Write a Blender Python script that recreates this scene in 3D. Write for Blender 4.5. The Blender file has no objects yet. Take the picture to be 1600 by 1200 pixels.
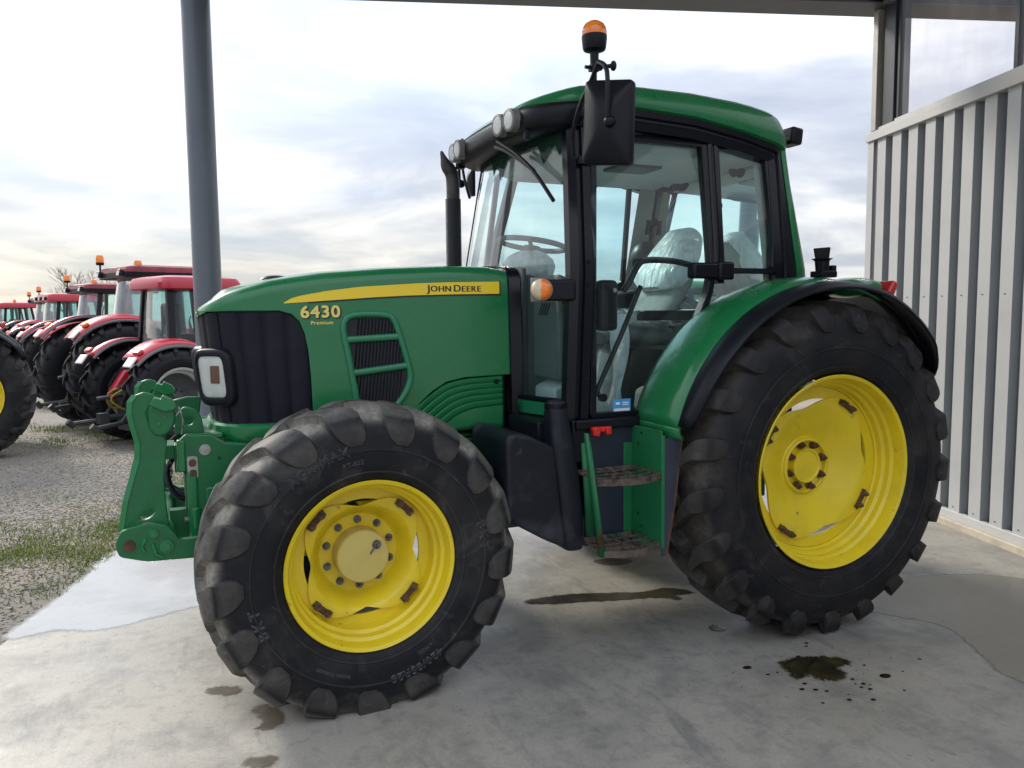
import bpy, bmesh, math, random
import numpy as np
from mathutils import Vector, Matrix
random.seed(7); np.random.seed(7)
PI = math.pi
D = bpy.data
SC = bpy.context.scene
COL = SC.collection

# ------------------------------------------------------------------ camera
cam = D.cameras.new('camera'); camo = D.objects.new('camera', cam); COL.objects.link(camo)
CAM = Vector((-3.161, -4.280, 1.744)); YAW, PITCH, ROLL = 0.4080, -0.0880, -0.010
F = Vector((math.sin(YAW)*math.cos(PITCH), math.cos(YAW)*math.cos(PITCH), math.sin(PITCH)))
R0 = Vector((math.cos(YAW), -math.sin(YAW), 0)); U0 = R0.cross(F)
RR = R0*math.cos(ROLL) + U0*math.sin(ROLL); UU = RR.cross(F)
M = Matrix.Identity(4)
for i in range(3):
    M[i][0], M[i][1], M[i][2], M[i][3] = RR[i], UU[i], -F[i], CAM[i]
camo.matrix_world = M
cam.sensor_width = 36; cam.lens = 36*1230.5/1600
cam.clip_start = 0.05; cam.clip_end = 3000
SC.camera = camo

# ------------------------------------------------------------------ sky, sun, exposure
SUN_AZ, SUN_EL = math.radians(-24), math.radians(33)      # azimuth from +Y towards +X
SUN_DIR = Vector((math.sin(SUN_AZ)*math.cos(SUN_EL), math.cos(SUN_AZ)*math.cos(SUN_EL), math.sin(SUN_EL)))
SC.view_settings.view_transform = 'Standard'; SC.view_settings.look = 'None'
SC.view_settings.gamma = 1; SC.view_settings.use_curve_mapping = False
SC.view_settings.exposure = 1.27
W = D.worlds.new('World'); SC.world = W; W.use_nodes = True
def build_world():
    nt = W.node_tree; N = nt.nodes; Lk = nt.links; N.clear()
    out = N.new('ShaderNodeOutputWorld'); bg = N.new('ShaderNodeBackground'); bg.inputs[1].default_value = 0.1
    Lk.new(bg.outputs[0], out.inputs[0])
    sky = N.new('ShaderNodeTexSky'); sky.sky_type = 'NISHITA'; sky.sun_disc = False
    sky.sun_elevation = SUN_EL; sky.sun_rotation = SUN_AZ
    def math_(op, a, b=None, c=None, clamp=False):
        n = N.new('ShaderNodeMath'); n.operation = op; n.use_clamp = clamp
        for i, x in enumerate((a, b, c)):
            if x is None: continue
            if isinstance(x, (int, float)): n.inputs[i].default_value = x
            else: Lk.new(x, n.inputs[i])
        return n.outputs[0]
    tc = N.new('ShaderNodeTexCoord'); sep = N.new('ShaderNodeSeparateXYZ'); Lk.new(tc.outputs['Generated'], sep.inputs[0])
    zc = math_('MAXIMUM', sep.outputs[2], 0.0)
    den = math_('ADD', zc, 0.16)
    comb = N.new('ShaderNodeCombineXYZ')
    Lk.new(math_('DIVIDE', sep.outputs[0], den), comb.inputs[0]); Lk.new(math_('DIVIDE', sep.outputs[1], den), comb.inputs[1])
    def noise(scale, det, rough, dist=0.0, off=0.0):
        mp = N.new('ShaderNodeMapping'); mp.inputs['Location'].default_value = (off, off*0.7, off*1.3); mp.inputs['Rotation'].default_value = (0, 0, 0.5)
        mp.inputs['Scale'].default_value = (1, 1.0, 1)
        Lk.new(comb.outputs[0], mp.inputs[0])
        n = N.new('ShaderNodeTexNoise'); n.inputs['Scale'].default_value = scale; n.inputs['Detail'].default_value = det
        n.inputs['Roughness'].default_value = rough; n.inputs['Distortion'].default_value = dist; Lk.new(mp.outputs[0], n.inputs['Vector'])
        return n.outputs[0]
    def ramp(x, stops):
        r = N.new('ShaderNodeValToRGB'); e = r.color_ramp.elements
        while len(e) < len(stops): e.new(0.5)
        for k, (p, c) in enumerate(stops): e[k].position = p; e[k].color = (*c, 1)
        Lk.new(x, r.inputs[0]); return r.outputs[0]
    n1 = noise(1.15, 9, 0.56, 0.35, 3.1)
    cl = ramp(n1, [(0.34, (0.46, 0.50, 0.61)), (0.46, (0.58, 0.615, 0.71)), (0.56, (0.78, 0.795, 0.845)), (0.67, (1.02, 1.02, 1.02))])
    n2 = noise(0.45, 5, 0.5, 0.2, 11.0)
    holes = ramp(n2, [(0.46, (0, 0, 0)), (0.68, (1, 1, 1))])          # thinner cloud, blue shows through
    mixb = N.new('ShaderNodeMixRGB'); mixb.inputs[2].default_value = (0.60, 0.76, 1.0, 1)
    Lk.new(math_('MULTIPLY', holes, 0.6), mixb.inputs[0]); Lk.new(cl, mixb.inputs[1])
    # glow of the veiled sun
    vd = N.new('ShaderNodeVectorMath'); vd.operation = 'DOT_PRODUCT'; Lk.new(tc.outputs['Generated'], vd.inputs[0]); vd.inputs[1].default_value = SUN_DIR
    g = math_('POWER', math_('MAXIMUM', vd.outputs['Value'], 0.0), 9.0)
    glow = N.new('ShaderNodeMixRGB'); glow.blend_type = 'ADD'; glow.inputs[0].default_value = 1
    gc = N.new('ShaderNodeMixRGB'); gc.blend_type = 'MULTIPLY'; gc.inputs[0].default_value = 1; gc.inputs[1].default_value = (0.24, 0.22, 0.18, 1)
    Lk.new(g, gc.inputs[2]); Lk.new(mixb.outputs[0], glow.inputs[1]); Lk.new(gc.outputs[0], glow.inputs[2])
    # warm band low over the horizon on the sun side
    hz = math_('POWER', math_('SUBTRACT', 1.0, zc, clamp=True), 9.0)
    vs = N.new('ShaderNodeVectorMath'); vs.operation = 'DOT_PRODUCT'; Lk.new(tc.outputs['Generated'], vs.inputs[0])
    vs.inputs[1].default_value = (math.sin(SUN_AZ), math.cos(SUN_AZ), 0)
    warm = math_('MULTIPLY', hz, math_('POWER', math_('MAXIMUM', vs.outputs['Value'], 0.0), 2.0))
    wm = N.new('ShaderNodeMixRGB'); wm.blend_type = 'MULTIPLY'; wm.inputs[2].default_value = (1.22, 1.07, 0.74, 1)
    Lk.new(math_('MULTIPLY', warm, 0.75), wm.inputs[0]); Lk.new(glow.outputs[0], wm.inputs[1])
    # overcast luminance: the zenith is brighter than the horizon
    lum = math_('ADD', math_('MULTIPLY', zc, ZENITH), 1.0)
    sc_ = N.new('ShaderNodeMixRGB'); sc_.blend_type = 'MULTIPLY'; sc_.inputs[0].default_value = 1
    Lk.new(wm.outputs[0], sc_.inputs[1])
    lum2 = math_('MULTIPLY', lum, 10*CLOUD)
    Lk.new(lum2, sc_.inputs[2])
    fin = N.new('ShaderNodeMixRGB'); fin.inputs[0].default_value = 0.93
    Lk.new(sky.outputs[0], fin.inputs[1]); Lk.new(sc_.outputs[0], fin.inputs[2])
    Lk.new(fin.outputs[0], bg.inputs[0])
CLOUD, ZENITH = 0.352, 2.25
build_world()
sl = D.lights.new('sun', 'SUN'); sl.energy = 1.5; sl.angle = math.radians(12); sl.color = (1, 0.94, 0.84)
so = D.objects.new('sun', sl); COL.objects.link(so)
so.rotation_euler = (-SUN_DIR).to_track_quat('-Z', 'Y').to_euler()

# ------------------------------------------------------------------ helpers
class MB:
    def __init__(s): s.v = []; s.f = []; s.mi = []; s.m = 0
    def add(s, vs, fs):
        o = len(s.v); s.v += [tuple(p) for p in vs]; s.f += [tuple(i+o for i in f) for f in fs]; s.mi += [s.m]*len(fs); return s
    def box(s, x0, x1, y0, y1, z0, z1, mat=None):
        vs = [Vector((x, y, z)) for x in (x0, x1) for y in (y0, y1) for z in (z0, z1)]
        if mat is not None: vs = [mat @ p for p in vs]
        return s.add(vs, [(0, 1, 3, 2), (4, 6, 7, 5), (0, 4, 5, 1), (2, 3, 7, 6), (0, 2, 6, 4), (1, 5, 7, 3)])
    def obox(s, c, sz, rz=0, ry=0, rx=0):
        m = Matrix.Translation(c) @ Matrix.Rotation(rz, 4, 'Z') @ Matrix.Rotation(ry, 4, 'Y') @ Matrix.Rotation(rx, 4, 'X')
        a, b, c2 = sz[0]/2, sz[1]/2, sz[2]/2
        return s.box(-a, a, -b, b, -c2, c2, m)
    def tube(s, pts, r, n=10, caps=True):
        pts = [Vector(p) for p in pts]; k = len(pts)
        rs = r if isinstance(r, (list, tuple)) else [r]*k
        rings = []; up = None
        for i in range(k):
            t = (pts[min(i+1, k-1)]-pts[max(i-1, 0)])
            if t.length < 1e-9: t = Vector((0, 0, 1))
            t.normalize()
            if up is None:
                a = Vector((0, 0, 1)) if abs(t.z) < 0.9 else Vector((1, 0, 0))
                up = (a - t*a.dot(t)).normalized()
            else:
                up = (up - t*up.dot(t))
                if up.length < 1e-6: up = t.orthogonal()
                up.normalize()
            sd = t.cross(up)
            rings.append([pts[i]+(up*math.cos(2*PI*j/n)+sd*math.sin(2*PI*j/n))*rs[i] for j in range(n)])
        vs = [p for r_ in rings for p in r_]
        fs = [(i*n+j, i*n+(j+1) % n, (i+1)*n+(j+1) % n, (i+1)*n+j) for i in range(k-1) for j in range(n)]
        if caps: fs += [tuple(range(n))[::-1], tuple((k-1)*n+j for j in range(n))]
        return s.add(vs, fs)
    def cyl(s, p0, p1, r0, r1=None, n=16, caps=True):
        return s.tube([p0, p1], [r0, r0 if r1 is None else r1], n, caps)
    def prism(s, poly, y0, y1, ax='y'):
        k = len(poly)
        def P(a, b, t):
            return {'y': (a, t, b), 'x': (t, a, b), 'z': (a, b, t)}[ax]
        vs = [P(a, b, y0) for a, b in poly]+[P(a, b, y1) for a, b in poly]
        fs = [tuple(range(k)), tuple(range(2*k-1, k-1, -1))]+[(i, (i+1) % k, k+(i+1) % k, k+i) for i in range(k)]
        return s.add(vs, fs)
    def grid(s, P, wrap=False):
        a, b = len(P), len(P[0]); vs = [p for r in P for p in r]
        fs = [(i*b+j, i*b+(j+1) % b, (i+1)*b+(j+1) % b, (i+1)*b+j) for i in range(a-1) for j in range(b if wrap else b-1)]
        return s.add(vs, fs)
    def revolve(s, prof, n=48, a0=0, a1=2*PI):     # prof (r, y), about the Y axis
        full = abs(a1-a0-2*PI) < 1e-6; m = n if full else n+1
        P = [[(r*math.cos(a0+(a1-a0)*j/n), y, r*math.sin(a0+(a1-a0)*j/n)) for j in range(m)] for r, y in prof]
        return s.grid(P, full)
    def ball(s, c, r, nu=14, nv=8):
        rx, ry, rz = r if isinstance(r, (tuple, list)) else (r, r, r)
        vs = [(c[0], c[1], c[2]+rz)]
        for i in range(1, nv):
            for j in range(nu):
                a, b = PI*i/nv, 2*PI*j/nu
                vs.append((c[0]+rx*math.sin(a)*math.cos(b), c[1]+ry*math.sin(a)*math.sin(b), c[2]+rz*math.cos(a)))
        vs.append((c[0], c[1], c[2]-rz)); L = len(vs)-1
        fs = [(0, 1+j, 1+(j+1) % nu) for j in range(nu)]
        fs += [(1+i*nu+j, 1+(i+1)*nu+j, 1+(i+1)*nu+(j+1) % nu, 1+i*nu+(j+1) % nu) for i in range(nv-2) for j in range(nu)]
        fs += [(L, 1+(nv-2)*nu+(j+1) % nu, 1+(nv-2)*nu+j) for j in range(nu)]
        return s.add(vs, fs)
    def move(s, m, start=0):
        s.v[start:] = [tuple(m @ Vector(p)) for p in s.v[start:]]; return s
    def mesh(s, name, mats, smooth=35, recalc=True):
        me = D.meshes.new(name); me.from_pydata(s.v, [], s.f)
        for m in (mats if isinstance(mats, (list, tuple)) else [mats]): me.materials.append(m)
        if any(s.mi): me.polygons.foreach_set('material_index', s.mi)
        if recalc:
            bm = bmesh.new(); bm.from_mesh(me); bmesh.ops.remove_doubles(bm, verts=bm.verts, dist=1e-5)
            bmesh.ops.recalc_face_normals(bm, faces=bm.faces); bm.to_mesh(me); bm.free()
        if smooth:
            me.polygons.foreach_set('use_smooth', [True]*len(me.polygons)); me.set_sharp_from_angle(angle=math.radians(smooth))
        me.update(); return me
def put(name, me, parent=None, loc=None, rot=None):
    o = D.objects.new(name, me); COL.objects.link(o)
    if parent is not None: o.parent = parent
    if loc is not None: o.location = loc
    if rot is not None: o.rotation_euler = rot
    return o
def part(name, mb, mats, parent, smooth=35, bevel=0, seg=2, loc=None, rot=None, solid=0):
    o = put(name, mb.mesh(name, mats, smooth), parent, loc, rot)
    if solid:
        md = o.modifiers.new('solid', 'SOLIDIFY'); md.thickness = solid; md.offset = 0
    if bevel:
        md = o.modifiers.new('bevel', 'BEVEL'); md.width = bevel; md.segments = seg; md.limit_method = 'ANGLE'; md.angle_limit = math.radians(35)
        md.harden_normals = False
    return o
def cut(o, mb):
    """cut a real hole through o's own mesh"""
    c = put('cutter', mb.mesh('cutter', [], 0)); mods = list(o.modifiers)
    keep = [(m.name, m.width, m.segments) for m in mods if m.type == 'BEVEL']
    for m in mods: o.modifiers.remove(m)
    b = o.modifiers.new('cut', 'BOOLEAN'); b.operation = 'DIFFERENCE'; b.object = c; b.solver = 'EXACT'
    bpy.context.view_layer.update()
    me = D.meshes.new_from_object(o.evaluated_get(bpy.context.evaluated_depsgraph_get())); o.modifiers.clear(); o.data = me
    D.objects.remove(c)
    for n, w, s in keep:
        md = o.modifiers.new('bevel', 'BEVEL'); md.width = w; md.segments = s; md.limit_method = 'ANGLE'; md.angle_limit = math.radians(35)
def tag(o, label=None, cat=None, group=None, kind=None):
    if label: o['label'] = label
    if cat: o['category'] = cat
    if group: o['group'] = group
    if kind: o['kind'] = kind
    return o
def empty(name, parent=None, loc=(0, 0, 0), rot=(0, 0, 0)):
    o = D.objects.new(name, None); COL.objects.link(o); o.empty_display_size = 0.2
    if parent is not None: o.parent = parent
    o.location = loc; o.rotation_euler = rot; return o
def copy_tree(o, parent=None):
    c = o.copy(); COL.objects.link(c)
    if parent is not None: c.parent = parent
    for ch in list(o.children): copy_tree(ch, c)
    return c
def cr(pts, n=6, closed=False):          # Catmull-Rom through points of any dimension
    P = [np.array(p, float) for p in pts]; k = len(P); out = []
    rng = range(k) if closed else range(k-1)
    for i in rng:
        g = (lambda j: P[j % k]) if closed else (lambda j: P[min(max(j, 0), k-1)])
        p0, p1, p2, p3 = g(i-1), g(i), g(i+1), g(i+2)
        for t in np.linspace(0, 1, n, endpoint=False):
            out.append(tuple(0.5*((2*p1)+(-p0+p2)*t+(2*p0-5*p1+4*p2-p3)*t*t+(-p0+3*p1-3*p2+p3)*t**3)))
    if not closed: out.append(tuple(P[-1]))
    return out
def interp(x, xs, ys): return float(np.interp(x, xs, ys))
def text_mesh(txt, size, depth=0.0, outline=0.0, spacing=1.0, res=3):
    cu = D.curves.new('lettering', 'FONT'); cu.body = txt; cu.size = size; cu.space_character = spacing; cu.resolution_u = res
    cu.align_x = 'CENTER'; cu.align_y = 'CENTER'
    if outline: cu.fill_mode = 'NONE'; cu.bevel_depth = outline; cu.bevel_resolution = 0
    else: cu.extrude = depth
    o = D.objects.new('lettering', cu); COL.objects.link(o)
    bpy.context.view_layer.update()
    me = D.meshes.new_from_object(o.evaluated_get(bpy.context.evaluated_depsgraph_get()))
    D.objects.remove(o); D.curves.remove(cu)
    V = np.empty(len(me.vertices)*3); me.vertices.foreach_get('co', V); V = V.reshape(-1, 3)
    Fc = [tuple(p.vertices) for p in me.polygons]; D.meshes.remove(me)
    return V, Fc

# ------------------------------------------------------------------ materials
def mat(name, base, rough=0.5, metal=0.0, coat=0.0, spec=0.5, base2=None, nscale=6.0, nrange=(0.45, 0.65), namt=1.0, bump=0.0, bscale=60.0,
        base3=None, n3scale=25.0, n3range=(0.6, 0.7), rough2=None, emit=None, coord='Object', ndet=6):
    m = D.materials.new(name); m.use_nodes = True; nt = m.node_tree; N = nt.nodes; L = nt.links
    b = N['Principled BSDF']
    b.inputs['Base Color'].default_value = (*base, 1); b.inputs['Roughness'].default_value = rough; b.inputs['Metallic'].default_value = metal
    b.inputs['Coat Weight'].default_value = coat; b.inputs['Coat Roughness'].default_value = 0.08; b.inputs['Specular IOR Level'].default_value = spec
    tc = N.new('ShaderNodeTexCoord')
    def noise(sc, det=ndet):
        n = N.new('ShaderNodeTexNoise'); n.inputs['Scale'].default_value = sc; n.inputs['Detail'].default_value = det; n.inputs['Roughness'].default_value = 0.6
        L.new(tc.outputs[coord], n.inputs['Vector']); return n.outputs[0]
    def rng(x, lo, hi, amt=1.0):
        r = N.new('ShaderNodeMapRange'); r.inputs[1].default_value = lo; r.inputs[2].default_value = hi; r.inputs[4].default_value = amt; L.new(x, r.inputs[0]); return r.outputs[0]
    cur = None
    if base2 is not None:
        fac = rng(noise(nscale), *nrange, namt)
        mx = N.new('ShaderNodeMixRGB'); mx.inputs[1].default_value = (*base, 1); mx.inputs[2].default_value = (*base2, 1); L.new(fac, mx.inputs[0]); cur = mx.outputs[0]
        if rough2 is not None:
            r = N.new('ShaderNodeMapRange'); r.inputs[3].default_value = rough; r.inputs[4].default_value = rough2; L.new(fac, r.inputs[0]); L.new(r.outputs[0], b.inputs['Roughness'])
    if base3 is not None:
        mx = N.new('ShaderNodeMixRGB'); mx.inputs[1].default_value = (*base, 1); mx.inputs[2].default_value = (*base3, 1)
        if cur is not None: L.new(cur, mx.inputs[1])
        L.new(rng(noise(n3scale), *n3range), mx.inputs[0]); cur = mx.outputs[0]
    if cur is not None: L.new(cur, b.inputs['Base Color'])
    if bump:
        bp = N.new('ShaderNodeBump'); bp.inputs['Strength'].default_value = bump; bp.inputs['Distance'].default_value = 0.01; L.new(noise(bscale), bp.inputs['Height']); L.new(bp.outputs[0], b.inputs['Normal'])
    if emit: b.inputs['Emission Color'].default_value = (*emit[0], 1); b.inputs['Emission Strength'].default_value = emit[1]
    return m
def glass_mat(name, tint, refl=1.0, dirt_sheen=0.0, dirt_sheen_col=(0.6, 0.62, 0.6)):
    m = D.materials.new(name); m.use_nodes = True; nt = m.node_tree; N = nt.nodes; L = nt.links; N.clear()
    out = N.new('ShaderNodeOutputMaterial'); tr = N.new('ShaderNodeBsdfTransparent'); tr.inputs[0].default_value = (*tint, 1)
    gl = N.new('ShaderNodeBsdfGlossy'); gl.inputs['Roughness'].default_value = 0.02; gl.inputs[0].default_value = (1, 1, 1, 1)
    fr = N.new('ShaderNodeFresnel'); fr.inputs[0].default_value = 1.45
    k = N.new('ShaderNodeMath'); k.operation = 'MULTIPLY'; k.inputs[1].default_value = refl; L.new(fr.outputs[0], k.inputs[0])
    mx = N.new('ShaderNodeMixShader'); L.new(k.outputs[0], mx.inputs[0]); L.new(tr.outputs[0], mx.inputs[1]); L.new(gl.outputs[0], mx.inputs[2])
    last = mx.outputs[0]
    if dirt_sheen:
        df = N.new('ShaderNodeBsdfDiffuse'); df.inputs[0].default_value = (*dirt_sheen_col, 1)
        tc = N.new('ShaderNodeTexCoord'); mp = N.new('ShaderNodeMapping'); mp.inputs['Scale'].default_value = (3, 3, 0.8); L.new(tc.outputs['Object'], mp.inputs[0])
        n = N.new('ShaderNodeTexNoise'); n.inputs['Scale'].default_value = 2.2; n.inputs['Detail'].default_value = 7; L.new(mp.outputs[0], n.inputs['Vector'])
        r = N.new('ShaderNodeMapRange'); r.inputs[1].default_value = 0.35; r.inputs[2].default_value = 0.75; r.inputs[3].default_value = dirt_sheen*0.35; r.inputs[4].default_value = dirt_sheen; L.new(n.outputs[0], r.inputs[0])
        m2 = N.new('ShaderNodeMixShader'); L.new(r.outputs[0], m2.inputs[0]); L.new(last, m2.inputs[1]); L.new(df.outputs[0], m2.inputs[2]); last = m2.outputs[0]
    L.new(last, out.inputs[0]); return m

GREEN = mat('green_paint', (0.006, 0.158, 0.046), 0.24, coat=0.4, spec=0.4, base2=(0.016, 0.168, 0.056), nscale=2.6, nrange=(.42, .72), base3=(0.05, 0.17, 0.085), n3scale=55, n3range=(.70, .80), bump=0.015, bscale=220, rough2=0.42)
GREEN_CAST = mat('green_cast_paint', (0.005, 0.130, 0.038), 0.40, base2=(0.012, 0.10, 0.04), nscale=9, bump=0.10, bscale=90, base3=(0.03, 0.028, 0.02), n3scale=14, n3range=(0.68, 0.74))
GREEN_LIGHT = mat('green_vent_paint', (0.010, 0.185, 0.075), 0.4, coat=0.3, base2=(0.012, 0.165, 0.07), nscale=4)
GREEN_RUST = mat('green_worn_paint', (0.008, 0.15, 0.05), 0.5, base2=(0.014, 0.16, 0.06), nscale=5, base3=(0.10, 0.042, 0.022), n3scale=6.5, n3range=(0.63, 0.68), bump=0.1, bscale=80)
YELLOW = mat('yellow_paint', (0.78, 0.59, 0.014), 0.38, coat=0.2, base2=(0.70, 0.53, 0.02), nscale=5, base3=(0.16, 0.10, 0.03), n3scale=13, n3range=(0.655, 0.76), bump=0.03, bscale=120)
YELLOW_FLAT = mat('faded_yellow_paint', (0.60, 0.48, 0.14), 0.6, base2=(0.55, 0.44, 0.13), nscale=9)
DECAL_Y = mat('yellow_decal', (0.86, 0.62, 0.01), 0.4, coat=0.3)
DECAL_T = mat('pale_yellow_lettering', (0.80, 0.66, 0.16), 0.45)
DECAL_K = mat('black_decal', (0.010, 0.010, 0.012), 0.4)
RUST = mat('rusty_steel', (0.115, 0.052, 0.028), 0.8, base2=(0.06, 0.030, 0.02), nscale=30, bump=0.3, bscale=150)
RUST_TREAD = mat('rusty_step_steel', (0.115, 0.082, 0.066), 0.75, base2=(0.03, 0.022, 0.018), nscale=22, bump=0.3, bscale=120, base3=(0.02, 0.07, 0.03), n3scale=9, n3range=(0.6, 0.66))
BOLT = mat('zinc_bolt', (0.20, 0.21, 0.21), 0.45, metal=0.8, base2=(0.09, 0.07, 0.05), nscale=60)
STEEL = mat('bare_steel', (0.42, 0.43, 0.43), 0.35, metal=0.9, base2=(0.25, 0.24, 0.22), nscale=30)
BLACK = mat('black_plastic', (0.0055, 0.0065, 0.011), 0.40, spec=.24, base2=(0.008, 0.009, 0.014), nscale=8, bump=0.04, bscale=300)
BLACK_TRIM = mat('black_trim', (0.0042, 0.005, 0.009), 0.26, spec=.28, base2=(0.006, 0.007, 0.011), nscale=5)
BLACK_ROUGH = mat('dusty_black_plastic', (0.008, 0.010, 0.016), 0.40, spec=.3, base2=(0.052, 0.056, 0.066), nscale=3.0, nrange=(0.48, 0.72), bump=0.08, bscale=160, base3=(0.10, 0.092, 0.08), n3scale=7, n3range=(0.68, 0.85))
GREYPLATE = mat('grey_black_panel', (0.035, 0.042, 0.062), 0.35, base2=(0.045, 0.052, 0.07), nscale=3)
PANELBLUE = mat('dark_step_panel', (0.016, 0.022, 0.038), 0.42, base2=(0.02, 0.026, 0.042), nscale=4)
GRILLE = mat('perforated_black_grille', (0.009, 0.010, 0.017), 0.55, spec=.22, base2=(0.013, 0.014, 0.021), nscale=4, bump=0.35, bscale=420, base3=(0.085, 0.085, 0.085), n3scale=22, n3range=(0.74, 0.82))
MESHM = mat('vent_mesh', (0.008, 0.008, 0.012), 0.5, bump=0.5, bscale=300)
LENS = glass_mat('clear_lens', (0.97, 0.99, 0.98), 0.9)
LAMPGLASS = mat('ribbed_lamp_glass', (0.55, 0.57, 0.56), 0.25, coat=0.6, base2=(0.42, 0.44, 0.43), nscale=60, bump=0.3, bscale=200)
CHROME = mat('mirror_silver', (0.86, 0.87, 0.86), 0.05, metal=1.0)
REFL = mat('lamp_reflector', (0.88, 0.90, 0.87), 0.3, metal=0.0, base2=(.76, .79, .76), nscale=14, bump=.25, bscale=40)
AMBER = mat('amber_lens', (0.85, 0.20, 0.008), 0.22, coat=0.6, base2=(0.95, 0.30, 0.012), nscale=14)
AMBER_DARK = mat('smoked_amber_bulb', (0.20, 0.07, 0.035), 0.3, coat=0.4)
CLEARLENS = mat('pale_lens', (0.62, 0.52, 0.34), 0.2, coat=0.6)
REDLENS = mat('red_lens', (0.55, 0.02, 0.015), 0.25, coat=0.5)
RED_PLASTIC = mat('red_latch', (0.62, 0.02, 0.012), 0.4)
GLASS = glass_mat('green_tinted_glass', (0.79, 0.98, 0.985), 0.9, 0.030)
GLASS_D = glass_mat('dusty_windscreen_glass', (0.82, 0.975, 0.97), 1.3, 0.12, (0.66, 0.68, 0.66))
LINER = mat('grey_headliner', (0.62, 0.63, 0.60), 0.8, base2=(0.57, 0.58, 0.55), nscale=4)
BEIGE = mat('beige_cab_trim', (0.40, 0.38, 0.31), 0.7, base2=(0.34, 0.33, 0.28), nscale=4)
GREYTRIM = mat('grey_console', (0.12, 0.13, 0.13), 0.6, base2=(0.10, 0.11, 0.11), nscale=4)
SEATCLOTH = mat('grey_seat_cloth', (0.34, 0.34, 0.32), 0.9, base2=(0.25, 0.25, 0.24), nscale=5, bump=0.3, bscale=200)
STICKER = mat('blue_white_sticker', (0.06, 0.30, 0.62), 0.4)
WHITE = mat('white_print', (0.78, 0.80, 0.82), 0.5)
def film_mat():
    m = D.materials.new('clear_plastic_film'); m.use_nodes = True; nt = m.node_tree; N = nt.nodes; L = nt.links; N.clear()
    out = N.new('ShaderNodeOutputMaterial'); tr = N.new('ShaderNodeBsdfTransparent'); tr.inputs[0].default_value = (0.92, 0.95, 0.95, 1)
    b = N.new('ShaderNodeBsdfPrincipled'); b.inputs['Base Color'].default_value = (0.86, 0.89, 0.89, 1); b.inputs['Roughness'].default_value = 0.25
    tc = N.new('ShaderNodeTexCoord'); mp = N.new('ShaderNodeMapping'); mp.inputs['Scale'].default_value = (9, 9, 2.5); L.new(tc.outputs['Object'], mp.inputs[0])
    n = N.new('ShaderNodeTexNoise'); n.inputs['Scale'].default_value = 1.6; n.inputs['Detail'].default_value = 6; n.inputs['Distortion'].default_value = 1.2; L.new(mp.outputs[0], n.inputs['Vector'])
    r = N.new('ShaderNodeMapRange'); r.inputs[1].default_value = 0.35; r.inputs[2].default_value = 0.7; r.inputs[3].default_value = 0.62; r.inputs[4].default_value = 0.96; L.new(n.outputs[0], r.inputs[0])
    bp = N.new('ShaderNodeBump'); bp.inputs['Strength'].default_value = 0.7; bp.inputs['Distance'].default_value = 0.03; L.new(n.outputs[0], bp.inputs['Height']); L.new(bp.outputs[0], b.inputs['Normal'])
    mx = N.new('ShaderNodeMixShader'); L.new(r.outputs[0], mx.inputs[0]); L.new(tr.outputs[0], mx.inputs[1]); L.new(b.outputs[0], mx.inputs[2]); L.new(mx.outputs[0], out.inputs[0])
    return m
FILM = film_mat()
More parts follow.
